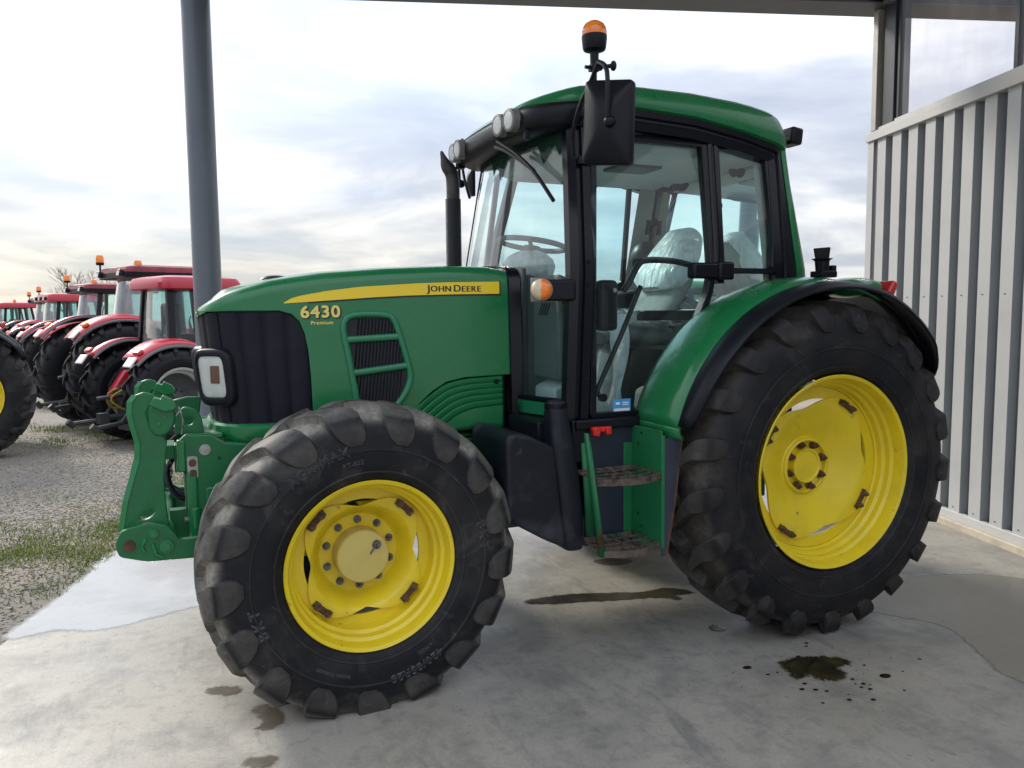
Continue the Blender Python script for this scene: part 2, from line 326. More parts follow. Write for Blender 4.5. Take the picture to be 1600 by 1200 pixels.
def tyre_mat(name, R, Wd, dust=1.0, dustcol=(0.20, 0.18, 0.15), lugdust=.12):
    """black rubber; pale dust sits on the outer radius (lug crowns) and in scuffs"""
    m = D.materials.new(name); m.use_nodes = True; nt = m.node_tree; N = nt.nodes; L = nt.links
    b = N['Principled BSDF']; b.inputs['Roughness'].default_value = 0.62; b.inputs['Specular IOR Level'].default_value = 0.30
    tc = N.new('ShaderNodeTexCoord'); sp = N.new('ShaderNodeSeparateXYZ'); L.new(tc.outputs['Object'], sp.inputs[0])
    def mth(op, a, bb=None):
        n = N.new('ShaderNodeMath'); n.operation = op
        for i, x in enumerate((a, bb)):
            if x is None: continue
            if isinstance(x, (int, float)): n.inputs[i].default_value = x
            else: L.new(x, n.inputs[i])
        return n.outputs[0]
    rad = mth('SQRT', mth('ADD', mth('POWER', sp.outputs[0], 2), mth('POWER', sp.outputs[2], 2)))
    def noise(sc, det=6, dist=0.0, mapscale=None):
        n = N.new('ShaderNodeTexNoise'); n.inputs['Scale'].default_value = sc; n.inputs['Detail'].default_value = det; n.inputs['Roughness'].default_value = 0.65; n.inputs['Distortion'].default_value = dist
        if mapscale:
            mp = N.new('ShaderNodeMapping'); mp.inputs['Scale'].default_value = mapscale; L.new(tc.outputs['Object'], mp.inputs[0]); L.new(mp.outputs[0], n.inputs['Vector'])
        else: L.new(tc.outputs['Object'], n.inputs['Vector'])
        return n.outputs[0]
    def rng(x, lo, hi, o0=0.0, o1=1.0, smooth=False):
        r = N.new('ShaderNodeMapRange'); r.inputs[1].default_value = lo; r.inputs[2].default_value = hi; r.inputs[3].default_value = o0; r.inputs[4].default_value = o1
        if smooth: r.interpolation_type = 'SMOOTHSTEP'
        L.new(x, r.inputs[0]); return r.outputs[0]
    n1 = noise(7); n2 = noise(38); n3 = noise(2.6, 4)
    ay = mth('ABSOLUTE', sp.outputs[1])
    la = N.new('ShaderNodeAttribute'); la.attribute_name = 'lug'
    tread = mth('MULTIPLY', mth('MULTIPLY', rng(rad, R-0.115, R-0.055, 0, 1, True), rng(ay, Wd*0.455, Wd*0.39, 0.0, 1.0)), mth('SUBTRACT', 1.0, mth('MULTIPLY', la.outputs['Fac'], 0.72)))
    d = mth('MULTIPLY', tread, mth('MULTIPLY', rng(n1, 0.30, 0.70, 0.25, 1), rng(n2, 0.3, 0.6, 0.5, 1)))
    scuff = mth('MULTIPLY', rng(noise(11, 8, 2.0), 0.62, 0.70), 0.10)
    haze = mth('ADD', rng(n3, 0.42, 0.75, 0.0, 0.07), mth('MULTIPLY', rng(noise(5.5, 8, 1.2), .54, .68), .07))
    worn = mth('MULTIPLY', la.outputs['Fac'], mth('MULTIPLY', rng(n1, 0.25, 0.65, 0.35, 1), mth('MULTIPLY', rng(n2, .3, .65, .6, 1), lugdust)))
    f = mth('MINIMUM', mth('ADD', mth('ADD', mth('ADD', mth('MULTIPLY', d, dust), scuff), haze), worn), 1.0)
    mx = N.new('ShaderNodeMixRGB'); mx.inputs[1].default_value = (0.0052, 0.0056, 0.0085, 1); mx.inputs[2].default_value = (*dustcol, 1); L.new(f, mx.inputs[0]); L.new(mx.outputs[0], b.inputs['Base Color'])
    rr_ = N.new('ShaderNodeMapRange'); rr_.inputs[3].default_value = 0.55; rr_.inputs[4].default_value = 0.9; L.new(f, rr_.inputs[0]); L.new(rr_.outputs[0], b.inputs['Roughness'])
    bp = N.new('ShaderNodeBump'); bp.inputs['Strength'].default_value = 0.25; bp.inputs['Distance'].default_value = 0.004; L.new(noise(140, 3), bp.inputs['Height']); L.new(bp.outputs[0], b.inputs['Normal'])
    return m
# ------------------------------------------------------------------ wheels
def tyre_half(Wd, rr, R, h):
    Rt = R-h
    return cr([(0, Rt), (.22*Wd, Rt-.003), (.34*Wd, Rt-.012), (.415*Wd, Rt-.034), (.462*Wd, Rt-.075), (.492*Wd, Rt-.14), (.50*Wd, Rt-(Rt-rr)*.52),
               (.492*Wd, rr+.085), (.470*Wd, rr+.050), (.440*Wd, rr+.026), (.405*Wd, rr+.014), (.36*Wd, rr+.006)], 5)
def tyre_mesh(name, Wd, rr, R, h, nlug, w0, w1, skew, wrap, m, zc, lugs=True, nseg=112, simple=False):
    half = tyre_half(Wd, rr, R, h)
    if simple: half = half[::3]+[half[-1]]
    hf = list(half)
    if not simple:      # raised rim-line and shoulder ribs on the sidewall
        H0 = np.array(half); rr_in = H0[:, 1]
        hf = []
        for r in sorted(set([float(v) for v in rr_in[8:]]+[rr+q for q in (.050, .054, .058, .062, .150, .153, .157, .160)]), reverse=True):
            y = float(np.interp(-r, -rr_in, H0[:, 0])); y += .004 if any(a < r < b for a, b in ((rr+.052, rr+.060), (rr+.1515, rr+.1585))) else 0; hf.append((y, r))
        hf = [tuple(p) for p in half[:8]]+hf; half_r = hf
    else: half_r = half
    prof = [(r, -y) for y, r in half_r[::-1]]+[(r, y) for y, r in half_r[1:]]
    mb = MB(); mb.revolve(prof, nseg); CV = np.array(mb.v); ncar = len(mb.v)
    H = np.array(half); d = np.concatenate([[0], np.cumsum(np.hypot(*np.diff(H, axis=0).T))])
    def P(t):
        a = abs(t); return (float(np.interp(a, d, H[:, 0]))*(1 if t >= 0 else -1), float(np.interp(a, d, H[:, 1])))
    def Nn(t):
        y0, r0 = P(max(t-.006, 0)); y1, r1 = P(t+.006 if t > 0 else .006); ty, tr = y1-y0, r1-r0; l = math.hypot(ty, tr); return (-tr/l, ty/l) if t > 0 else (0, 1)
    tsh = float(np.interp(.40*Wd, H[:12, 0], d[:12])) if not simple else .40*Wd*1.03
    tend = tsh+wrap
    ns = 7 if simple else 13
    ts = np.linspace(-.015, tend, ns)
    phi = [0.0]
    for i in range(1, ns):
        tm = (ts[i]+ts[i-1])/2
        k = math.tan(skew)*(1.0 if tm < tsh*.75 else max(0.32, 1-(tm-tsh*.75)/(tsh*.35)))
        phi.append(phi[-1]-k*(ts[i]-ts[i-1])/R)
    for sg in (-1, 1):
        for k in range(nlug if lugs else 0):
            th0 = 2*PI*(k+(0.5 if sg > 0 else 0))/nlug+0.13
            rings = []
            for i, t in enumerate(ts):
                y, r = P(max(t, 0)); y += min(t, 0); ny, nr = Nn(t)
                u = max(t, 0)/tend
                w = w0+(w1-w0)*min(1, max(0, (t-.0)/tsh))**1.3
                hh = h
                if t > tsh: 
                    q = (t-tsh)/wrap; hh = h*(.92-.80*q**.8)+.001
                    w *= math.sqrt(max(0.16, 1-(q*.95)**4.0))
                if i == 0: hh *= .85
                wt = w*.80 if t < tsh else w*.82
                sec = [(-w/2, -.006), (-wt/2, hh*.94), (-wt*.46, hh), (wt*.46, hh), (wt/2, hh*.94), (w/2, -.006)]
                ring = []
                for c, z in sec:
                    yy, r2 = (y+ny*z), r+nr*z
                    a = th0+phi[i]+c/R
                    ring.append((r2*math.cos(a), sg*yy, r2*math.sin(a)))
                rings.append(ring)
            # the buried inner end joins the carcass, the tyre is one moulding
            cc = CV[int(np.argmin(((CV-np.array(rings[0][0]))**2).sum(1)))]; rings[0][0] = tuple(cc)
            o = len(mb.v); mb.grid(rings)
            mb.f += [tuple(o+j for j in range(6)), tuple(o+(ns-1)*6+j for j in range(6))[::-1]]; mb.mi += [0, 0]
    # contact patch: flattened where it stands on the ground, bulging a little
    V = np.array(mb.v); low = np.clip((-zc+.06)-V[:, 2], 0, None); V[:, 1] *= 1+low*.55; V[:, 2] = np.maximum(V[:, 2], -zc+.001)
    mb.v = [tuple(p) for p in V]
    me = mb.mesh(name, m, 26, recalc=True); at = me.attributes.new('lug', 'FLOAT', 'POINT')
    co = np.empty(len(me.vertices)*3, 'f'); me.vertices.foreach_get('co', co); co = co.reshape(-1, 3)
    rr2 = np.hypot(co[:, 0], co[:, 2]); base = np.interp(np.abs(co[:, 1]), H[:22, 0], H[:22, 1]); out = np.interp(-rr2, -H[:, 1], H[:, 0])
    lv = np.maximum(np.where(np.abs(co[:, 1]) < .46*Wd, rr2-base, 0), np.where(rr2 < H[0, 1]-.02, np.abs(co[:, 1])-out, 0))
    at.data.foreach_set('value', np.clip(lv/.010, 0, 1).astype('f'))
    return me, (lambda r: float(np.interp(-r, -H[::-1, 1][::-1] if False else -H[:, 1], H[:, 0])))
def wheel_disc(out_r, y_of_r, inner, n=120, th=.012, sg=1):
    mb = MB(); P = []; an = [2*PI*j/n for j in range(n)]
    for r in inner: P.append([(r*math.cos(a), sg*y_of_r(r), r*math.sin(a)) for a in an])
    for k in (.25, .5, .75, .93, 1.0):
        row = []
        for a in an:
            r = inner[-1]+(out_r(a)-inner[-1])*k; row.append((r*math.cos(a), sg*y_of_r(r), r*math.sin(a)))
        P.append(row)
    P.append([(x, y+sg*th, z) for x, y, z in P[-1]])
    P.append([(x*.97, y+sg*th, z*.97) for x, y, z in P[-2]])
    mb.grid(P, True); mb.f.append(tuple(range(n))[::-1]); mb.mi.append(0)
    return mb
def hexbolt(mb, c, r, h, sg=1, washer=True):
    if washer: mb.cyl((c[0], c[1], c[2]), (c[0], c[1]-sg*h*.25, c[2]), r*1.35, n=14)
    mb.cyl((c[0], c[1]-sg*h*.2, c[2]), (c[0], c[1]-sg*h, c[2]), r, n=6)
    mb.cyl((c[0], c[1]-sg*h*.9, c[2]), (c[0], c[1]-sg*h*1.5, c[2]), r*.5, n=8)
def arc_text(txt, size, r0, a0, sideY, outline=.0016, lift=.0015, spacing=1.0):
    V, Fc = text_mesh(txt, size, outline=outline, spacing=spacing)
    mb = MB(); vs = []
    for x, y, z in V:
        r = r0+y; a = a0-x/r0
        vs.append((r*math.cos(a), -(sideY(r)+lift+z), r*math.sin(a)))
    mb.add(vs, Fc); return mb

TYRE_F = tyre_mat('front_tyre_rubber', .715, .43, 1.0, (0.38, 0.355, 0.305), .15)
TYRE_R = tyre_mat('rear_tyre_rubber', .892, .50, 0.30, (0.33, 0.295, 0.24), .065)
LETTER = mat('moulded_rubber_lettering', (0.050, 0.050, 0.054), 0.40)
FW, FRR, FR_, FH, FZ = .43, .366, .714, .038, .652
RW, RRR, RR_, RH, RZ = .50, .498, .898, .062, .905
def sidey(Wd, rr, R, h):
    H = np.array(tyre_half(Wd, rr, R, h)); i = int(np.argmax(H[:, 0])); a = H[::-1]
    return lambda r: float(np.interp(r, a[:, 1], a[:, 0]))
BOLT_BROWN = mat('rust_stained_bolt', (0.16, 0.11, 0.06), 0.6, metal=0.3, base2=(0.06, 0.03, 0.02), nscale=50)
front_me, _ = tyre_mesh('front_tyre', FW, FRR, FR_, FH, 17, .085, .185, math.radians(46), .135, TYRE_F, FZ)
rear_me, _ = tyre_mesh('rear_tyre', RW, RRR, RR_, RH, 21, .060, .140, math.radians(44), .105, TYRE_R, RZ-.026)
def build_wheel(parent, front, sg, loc, rotz=0, lettering=True):
    nm = 'front_wheel' if front else 'rear_wheel'
    w = empty(nm, parent, loc, (0, 0, rotz))
    put('tyre', front_me if front else rear_me, w)
    mb = MB()
    if front:
        pr = [(.372, -.166), (.383, -.186), (.379, -.191), (.364, -.184), (.357, -.165), (.352, -.135), (.338, -.124), (.334, -.09), (.321, -.078), (.318, -.03), (.312, .03), (.32, .08), (.35, .13), (.381, .187)]
        an = (.318, .268, -.022)
        outr = lambda a: .236+.072*((1+math.cos(4*(a-math.radians(47))))/2)**.75
        def yd(r): return interp(r, [0, .178, .188, .196, .225, .24, .26, .32], [.066, .066, .058, .046, -.012, -.030, -.036, -.036])
        br = .288; corner = [47, 137, 227, 317]; ba = 7.5; inn = [.04, .10, .15, .180, .188, .196, .212, .226]
    else:
        pr = [(.500, -.206), (.513, -.227), (.509, -.232), (.494, -.224), (.487, -.20), (.482, -.165), (.468, -.152), (.465, -.125), (.450, -.112), (.447, -.085), (.438, -.078), (.432, 0), (.44, .08), (.48, .19), (.512, .227)]
        an = (.436, .374, -.072)
        outr = lambda a: .336+.068*((1+math.cos(4*(a-math.radians(58))))/2)**.8
        def yd(r): return interp(r, [0, .130, .137, .150, .158, .165, .30, .34, .41], [.012, .012, -.020, -.020, .0, .0, -.066, -.084, -.086])
        br = .384; corner = [58, 148, 238, 328]; ba = 6.5; inn = [.04, .08, .12, .132, .136, .140, .152, .156, .162, .20, .25, .29, .31, .325]
    mb.revolve([(r, sg*y) for r, y in pr], 96)
    mb.revolve([(an[0], sg*an[2]), (an[1], sg*an[2]), (an[1], sg*(an[2]+.014)), (an[0], sg*(an[2]+.014))], 96)
    part('rim', mb, YELLOW, w, 30)
    part('wheel_disc', wheel_disc(outr, yd, inn, sg=sg), YELLOW, w, 25)
    mb = MB()
    if front:
        mb.revolve([(0.0, -sg*.030), (.108, -sg*.030), (.116, -sg*.028), (.121, -sg*.020), (.123, sg*.066)], 48)
        part('hub_cap', mb, [YELLOW_FLAT], w, 30)
        p = MB(); hexbolt(p, (.062, -sg*.030, .050), .016, .016, sg); p.prism([(.028, .012), (.044, .034), (.05, .03), (.033, .006)], -sg*.0305, -sg*.034)
        part('hub_plug', p, BOLT, w)
        for k in range(10):
            a = 2*PI*k/10+.32; b = MB(); hexbolt(b, (.155*math.cos(a), sg*.064, .155*math.sin(a)), .0135, .022, sg); part('wheel_bolt', b, BOLT, w)
    else:
        mb.revolve([(0.0, -sg*.012), (.080, -sg*.012), (.087, -sg*.022), (.094, -sg*.022), (.098, -sg*.004), (.098, sg*.02)], 40)
        part('hub_cap', mb, YELLOW, w, 30)
        for k in range(8):
            a = 2*PI*k/8+.30; b = MB(); hexbolt(b, (.122*math.cos(a), sg*.002, .122*math.sin(a)), .0165, .030, sg); part('wheel_bolt', b, RUST, w)
    for c in corner:
        p = MB()
        for da in (-ba, 0, ba): pass
        a0, a1 = math.radians(c-ba*1.35), math.radians(c+ba*1.35)
        yb = sg*(an[2]-.0165)
        p.revolve([(br-.015, yb), (br+.015, yb), (br+.015, yb-sg*.005), (br-.015, yb-sg*.005), (br-.015, yb)], 8, a0, a1)
        part('rim_bracket', p, RUST, w, 30)
        for da in (-ba*.8, ba*.8):
            a = math.radians(c+da); b = MB(); hexbolt(b, (br*math.cos(a), yb-sg*.005, br*math.sin(a)), .0140, .024, sg); part('rim_bolt', b, BOLT_BROWN, w)
    if lettering and front:
        sy = sidey(FW, FRR, FR_, FH)
        for txt, size, r0, ang, spc in (('AGRIMAX', .054, .528, 116, 1.25), ('RT-855', .028, .472, 100, 1.1), ('BKT', .060, .520, 9, 1.45), ('BKT', .060, .520, 199, 1.45), ('420/85R28', .052, .518, 291, 1.15), ('(16.9R28)', .022, .462, 300, 1.1), ('RADIAL TUBELESS', .018, .478, 246, 1.1)):
            part('tyre_lettering', arc_text(txt, size, r0, math.radians(ang), sy, spacing=spc, outline=.0024 if size > .04 else .0012), LETTER, w, 0)
    return w

# ------------------------------------------------------------------ the green tractor (faces -X, its left side towards the camera)
T = empty('green_tractor')
tag(T, 'large green tractor with yellow wheels parked on the concrete under the canopy', 'tractor', 'green tractors with yellow wheels')
build_wheel(T, True, 1, (-2.40, -.765, FZ), math.radians(2.4))
build_wheel(T, True, -1, (-2.40, .765, FZ), math.radians(2.4), False)
build_wheel(T, False, 1, (0, -1.0, RZ))
build_wheel(T, False, -1, (0, 1.0, RZ))

# bonnet -----------------------------------------------------------
PLAN = cr([(-3.045, 0), (-3.044, -.08), (-3.038, -.16), (-3.020, -.235), (-2.975, -.298), (-2.90, -.335), (-2.78, -.356), (-2.6, -.372), (-2.3, -.386), (-1.9, -.396), (-1.49, -.402)], 10)
PLAN = np.array(PLAN); PS = np.concatenate([[0], np.cumsum(np.hypot(*np.diff(PLAN, axis=0).T))])
def plan(s, off=0.0):
    x = float(np.interp(s, PS, PLAN[:, 0])); y = float(np.interp(s, PS, PLAN[:, 1]))
    x1, y1 = float(np.interp(s+.01, PS, PLAN[:, 0])), float(np.interp(s+.01, PS, PLAN[:, 1])); x0, y0 = float(np.interp(s-.01, PS, PLAN[:, 0])), float(np.interp(s-.01, PS, PLAN[:, 1]))
    tx, ty = x1-x0, y1-y0; l = math.hypot(tx, ty) or 1
    if s <= .01: tx, ty, l = 0, -1, 1
    return x+off*ty/l, y-off*tx/l
def s_of_x(x): 
    i = PLAN[:, 0] > -2.96
    return float(np.interp(x, PLAN[i, 0], PS[i]))
def ztop(x): return interp(x, [-3.06, -3.035, -2.98, -2.93, -2.85, -2.71, -2.47, -2.145, -1.83, -1.6, -1.49], [1.795, 1.815, 1.845, 1.864, 1.888, 1.925, 1.962, 1.988, 2.003, 2.000, 1.985])
def surf(s, z, off=0.0):
    """bonnet side surface at arc distance s from the nose and height z: leans in at the top, the nose leans back at the bottom"""
    x, y = plan(s, off); fr = max(0.0, min(1.0, (-2.55-x)/.5))
    x += fr*.055*max(0, 1.79-z)/.55
    y += (.045*(z-1.35) if z > 1.35 else 0)*min(1, abs(y)/.3)
    return x, y, z
def zbot(x): return interp(x, [-3.1, -2.675, -2.62, -2.585, -2.562, -2.548, -2.540, -2.534, -2.03, -2.0, -1.93, -1.853, -1.75, -1.5], [1.772, 1.772, 1.755, 1.72, 1.66, 1.58, 1.46, 1.24, 1.24, 1.292, 1.352, 1.396, 1.416, 1.423])
def hood_mesh():
    mb = MB(); S = sorted(set([float(x) for x in np.linspace(0, PS[-1], 54)]+[s_of_x(x) for x in (-2.675, -2.65, -2.62, -2.6, -2.585, -2.57, -2.562, -2.555, -2.548, -2.54, -2.534, -2.03, -2.0, -1.97, -1.93, -1.89, -1.853, -1.80, -1.75)]))
    for sg in (1, -1):
        P = []
        for s in S:
            x0, y0 = plan(s); zt = ztop(x0); zb = zbot(x0); row = []
            zs = zt-.062
            row.append(surf(s, zb, -.03)); row.append(surf(s, zb, -.004)); row.append(surf(s, zb+.004, 0))
            for q in np.linspace(.1, 1, 7): row.append(surf(s, zb+(zs-zb)*q))
            for q in (1, 2, 3, 4): 
                a = q*PI/8; row.append(surf(s, zs+.060*math.sin(a), -.060*(1-math.cos(a))))
            p = row[-1]; C_ = (max(p[0], -2.88), 0.0, ztop(max(p[0], -2.88))+.014)
            for q in (.3, .65, 1.0): row.append((p[0]+(C_[0]-p[0])*q, p[1]+(C_[1]-p[1])*q, p[2]+(C_[2]-p[2])*(1-(1-q)**1.8)))
            P.append([(x, sg*y if sg == 1 else -y, z) for x, y, z in row])
        mb.grid(P)
    return mb
hood = part('bonnet', hood_mesh(), GREEN, T, 40)
# decals and lettering lie on the bonnet side
def on_side(x, z, off=.003):
    return surf(s_of_x(x), z, off)
mb = MB(); xs = np.linspace(-2.654, -1.543, 30)
for dz, m in ((0, 0),):
    up = lambda x: interp(x, [-2.654, -2.62, -2.575, -2.45, -2.295, -2.0, -1.827, -1.543], [1.812, 1.832, 1.845, 1.868, 1.888, 1.907, 1.914, 1.919])
    dn = lambda x: interp(x, [-2.654, -2.62, -2.423, -2.2, -2.034, -1.8, -1.543], [1.808, 1.810, 1.823, 1.838, 1.846, 1.852, 1.855])
    mb.grid([[on_side(x, dn(x)+(up(x)-dn(x))*q) for q in (0, .5, 1)] for x in xs])
part('yellow_stripe', mb, DECAL_Y, hood)
mb = MB(); mb.grid([[on_side(x, dn(x)-.008+.008*q, .0025) for q in (0, 1)] for x in xs[3:]]); mb.grid([[on_side(x, q, .0025) for q in (dn(x)-.008, up(x)+.003)] for x in (-1.543, -1.536)])
part('stripe_edge', mb, DECAL_K, hood)
def side_text(txt, size, cx, cz, m, off, name, spacing=1.0, slope=0.0, sx=1.0, bold=0):
    V, Fc = text_mesh(txt, size, 0, spacing=spacing, res=4); mb = MB(); k = len(Fc)
    for bx, bz in ([(0, 0)] if not bold else [(0, 0), (bold, 0), (0, bold), (bold, bold)]):
        mb.add([on_side(cx+x*sx+bx, cz+y+slope*x+bz, off) for x, y, z in V], Fc); off += .0001
    return part(name, mb, m, hood, 0)
# small capitals: first letters larger
def word(txt, x0, zb, big, small, m, off, bold=0):
    x = x0
    for i, ch in enumerate(txt):
        sz = big if i == 0 else small
        V, Fc = text_mesh(ch, sz, 0, res=4)
        lo, hi = V[:, 0].min(), V[:, 0].max(); zl = V[:, 1].min()
        dz = -.012 if ch == 'J' else 0
        mb = MB(); 
        for bx in ([0, bold] if bold else [0]):
            mb.add([on_side(x+(vx-lo)*1.12+bx, zb+(vy-zl)+dz, off+bx*.01) for vx, vy, _ in V], Fc)
        part('lettering', mb, m, hood, 0); x += (hi-lo)*1.12+.008
    return x
xe = word('JOHN', -1.945, 1.866, .050, .042, DECAL_K, .0042, .0035)
word('DEERE', xe+.010, 1.866, .050, .042, DECAL_K, .0042, .0035)
side_text('6430', .082, -2.482, 1.757, DECAL_K, .0026, 'lettering', 1.08, .012, 1.12, .007)
side_text('6430', .080, -2.486, 1.762, DECAL_T, .0040, 'lettering', 1.10, .012, 1.12, .004)
side_text('Premium', .024, -2.478, 1.712, DECAL_T, .0030, 'lettering', 1.1, .012, 1.15, .001)
# bonnet badge bump on top
mb = MB(); mb.ball((-2.66, -.12, 1.928), (.080, .05, .026)); part('bonnet_badge', mb, BLACK_ROUGH, hood)

# grille: pleated panels that wrap round the nose
def grille_part():
    g = empty('front_grille', T)
    def top(s): x, _ = plan(s); return zbot(x)-.006
    def bot(s): x, _ = plan(s); return interp(x, [-3.05, -2.9, -2.53], [1.235, 1.225, 1.205])
    smax = s_of_x(-2.536); edges = np.linspace(-smax, smax, 15)
    back = MB(); P = []
    for s in np.linspace(-smax, smax, 60):
        c = lambda z: (lambda p: (p[0], p[1] if s >= 0 else -p[1], p[2]))(surf(abs(s), z, -.022))
        P.append([c(bot(abs(s))+(top(abs(s))+.01-bot(abs(s)))*q) for q in np.linspace(0, 1, 8)])
    back.grid(P); part('grille_backing', back, BLACK, g)
    for a, b in zip(edges[:-1], edges[1:]):
        mb = MB(); P = []
        for q in np.linspace(0, 1, 7):
            s = a+.004+(b-a-.008)*q; off = -.018+.012*math.sin(PI*min(1, max(0, q)))**.45
            tp, bt = top(abs(s)), bot(abs(s))
            P.append([(lambda p: (p[0], p[1] if s >= 0 else -p[1], p[2]))(surf(abs(s), bt+(tp-bt)*k, off)) for k in np.linspace(0, 1, 10)])
        mb.grid(P); part('grille_panel', mb, GRILLE, g, 40)
    return g
grille_part()
# lower lip of the nose
mb = MB(); P = []
smax = s_of_x(-2.52)
for s in np.linspace(-smax, smax, 70):
    row = []
    for z, off in ((1.245, -.03), (1.243, .006), (1.232, .018), (1.20, .022), (1.165, .014), (1.145, -.002), (1.14, -.04)):
        p = surf(abs(s), z-.02*min(1, abs(s)/.9), off); row.append((p[0], p[1] if s >= 0 else -p[1], p[2]))
    P.append(row)
mb.grid(P); part('nose_lip', mb, GREEN, T, 40)
# headlights wrap round the nose corners
def headlight(sg):
    h = empty('headlight', T)
    def G(s0, s1, z0, z1, off, rad, n=14, m=10, domed=0.0):
        P = []
        for i in range(n+1):
            q = i/n; row = []
            for j in range(m+1):
                k = j/m; s = s0+(s1-s0)*q
                # rounded corners
                lim = 1.0
                dz = 0
                e = max(0, abs(2*q-1)-(1-rad))/rad
                f = 1-(1-math.sqrt(max(0, 1-e*e)))*rad*.9
                z = (z0+z1)/2+(z1-z0)*(k-.5)*f
                edge = min(1, 6*min(q, 1-q, k, 1-k))
                p = chord(s, z, off+domed*edge); row.append((p[0], sg*p[1] if sg == 1 else -p[1], p[2]))
            P.append(row)
        return P
    s0, s1 = s_of_x(-2.95)-.355, s_of_x(-2.912)
    sA = float(np.interp(-.215, PLAN[::-1, 1], PS[::-1])); sB = s_of_x(-2.928)
    def chord(q, z, o):         # flat lamp face set across the rounded corner of the nose
        A = surf(sA, z, .060); Bp = surf(sB, z, .027); tx, ty = Bp[0]-A[0], Bp[1]-A[1]; l = math.hypot(tx, ty)
        return (A[0]+tx*q+ty/l*o, A[1]+ty*q-tx/l*o, z)
    a0, a1 = .03, .84
    def loop(u0, u1, z0, z1, off, p):
        out = []
        for k in range(40):
            t = 2*PI*k/40; cx, cz = math.cos(t), math.sin(t)
            x = math.copysign(abs(cx)**p, cx); z = math.copysign(abs(cz)**p, cz)
            q = chord((u0+u1)/2+(u1-u0)/2*x, (z0+z1)/2+(z1-z0)/2*z, off); out.append((q[0], q[1]*sg if sg == 1 else -q[1], q[2]))
        return out
    mb = MB(); mb.grid([loop(-.06, 1.06, 1.318, 1.598, -.075, .42), loop(-.06, 1.05, 1.320, 1.596, -.012, .42), loop(-.045, 1.0, 1.328, 1.588, -.001, .42), loop(a0-.03, a1+.04, 1.352, 1.566, .004, .38), loop(a0, a1, 1.360, 1.562, .001, .36), loop(a0+.012, a1-.012, 1.363, 1.559, -.011, .36)], True); part('headlight_bezel', mb, BLACK, h, 50)
    mb = MB(); mb.grid(G(a0, a1, 1.360, 1.562, -.012, .22, 14, 8, .002)); part('reflector', mb, REFL, h, 50)
    mb = MB(); mb.grid(G(a0+.006, a1-.006, 1.362, 1.560, -.003, .22, 14, 8, .005)); part('lens', mb, LENS, h, 50)
    sb = .52
    p = chord(sb, 1.472, -.008); mb = MB(); mb.obox((p[0], p[1]*sg, p[2]), (.050, .010, .085), rz=-sg*math.atan2(surf(sA, 1.47, .060)[1]-surf(sB, 1.47, .027)[1], surf(sB, 1.47, .027)[0]-surf(sA, 1.47, .060)[0])); part('bulb', mb, AMBER_DARK, h, 40, .008)
headlight(1); headlight(-1)
# side vents
def vent(sg):
    v = empty('side_vent', T)
    outer = cr([(-2.392, 1.68), (-2.372, 1.742), (-2.31, 1.768), (-2.17, 1.766), (-2.112, 1.738), (-2.075, 1.64), (-2.036, 1.49), (-2.030, 1.42), (-2.062, 1.34), (-2.13, 1.262), (-2.22, 1.245), (-2.322, 1.245), (-2.345, 1.37), (-2.372, 1.55)], 5, True)
    c = np.array([-2.21, 1.50]); O = np.array(outer)
    nrm = []
    for i in range(len(O)):
        t = O[(i+1) % len(O)]-O[i-1]; n = np.array([-t[1], t[0]]); n /= (np.linalg.norm(n) or 1); 
        if n@(c-O[i]) < 0: n = -n
        nrm.append(n)
    nrm = np.array(nrm)
    fl = lambda p: (p[0], p[1]*sg if sg == 1 else -p[1], p[2])
    def S(pt, off): return fl(on_side(float(pt[0]), float(pt[1]), off))
    mb = MB(); rows = [(0, -.002), (.002, .012), (.010, .017), (.026, .016), (.031, .010), (.036, -.012)]
    mb.grid([[S(O[i]+nrm[i]*d, off) for d, off in rows] for i in list(range(len(O)))+[0]]); part('vent_frame', mb, GREEN_LIGHT, v, 50)
    def edgex(z, side):
        I = O+nrm*.030; pts = [I[i] for i in range(len(I)) if abs(I[i][1]-z) < .035]; xs = [p[0] for p in pts]
        return min(xs) if side < 0 else max(xs)
    for za, zb in ((1.628, 1.640), (1.462, 1.492)):
        mb = MB(); xa, xb = edgex(za, -1)-.006, edgex(zb, 1)+.006
        mb.grid([[S((xa+(xb-xa)*q, za+(zb-za)*q+dz), off) for dz, off in ((-.020, -.01), (-.017, .009), (-.012, .014), (.010, .014), (.015, .009), (.018, -.01))] for q in np.linspace(0, 1, 8)])
        part('vent_bar', mb, GREEN_LIGHT, v, 50)
    mb = MB(); I = O+nrm*.034
    mb.add([S(c, .0015)]+[S(p, .0015) for p in I], [(0, 1+i, 1+(i+1) % len(I)) for i in range(len(I))]); part('vent_mesh', mb, MESHM, v, 50)
    # fine upright louvres behind the frame
    mb = MB()
    for x in np.arange(-2.325, -2.085, .017):
        zs = [z for z in np.arange(1.27, 1.745, .02) if edgex(z, -1)+.004 < x-(1.5-z)*.12 < edgex(z, 1)-.004]
        if len(zs) > 2: mb.grid([[S((x-(1.5-z)*.12+dx, z), o_) for dx, o_ in ((-.004, .0016), (0, .006), (.004, .0016))] for z in (zs[0], (zs[0]+zs[-1])/2, zs[-1])])
    tag(part('vent_louvre', mb, BLACK, v, 0), kind='stuff')
vent(1); vent(-1)
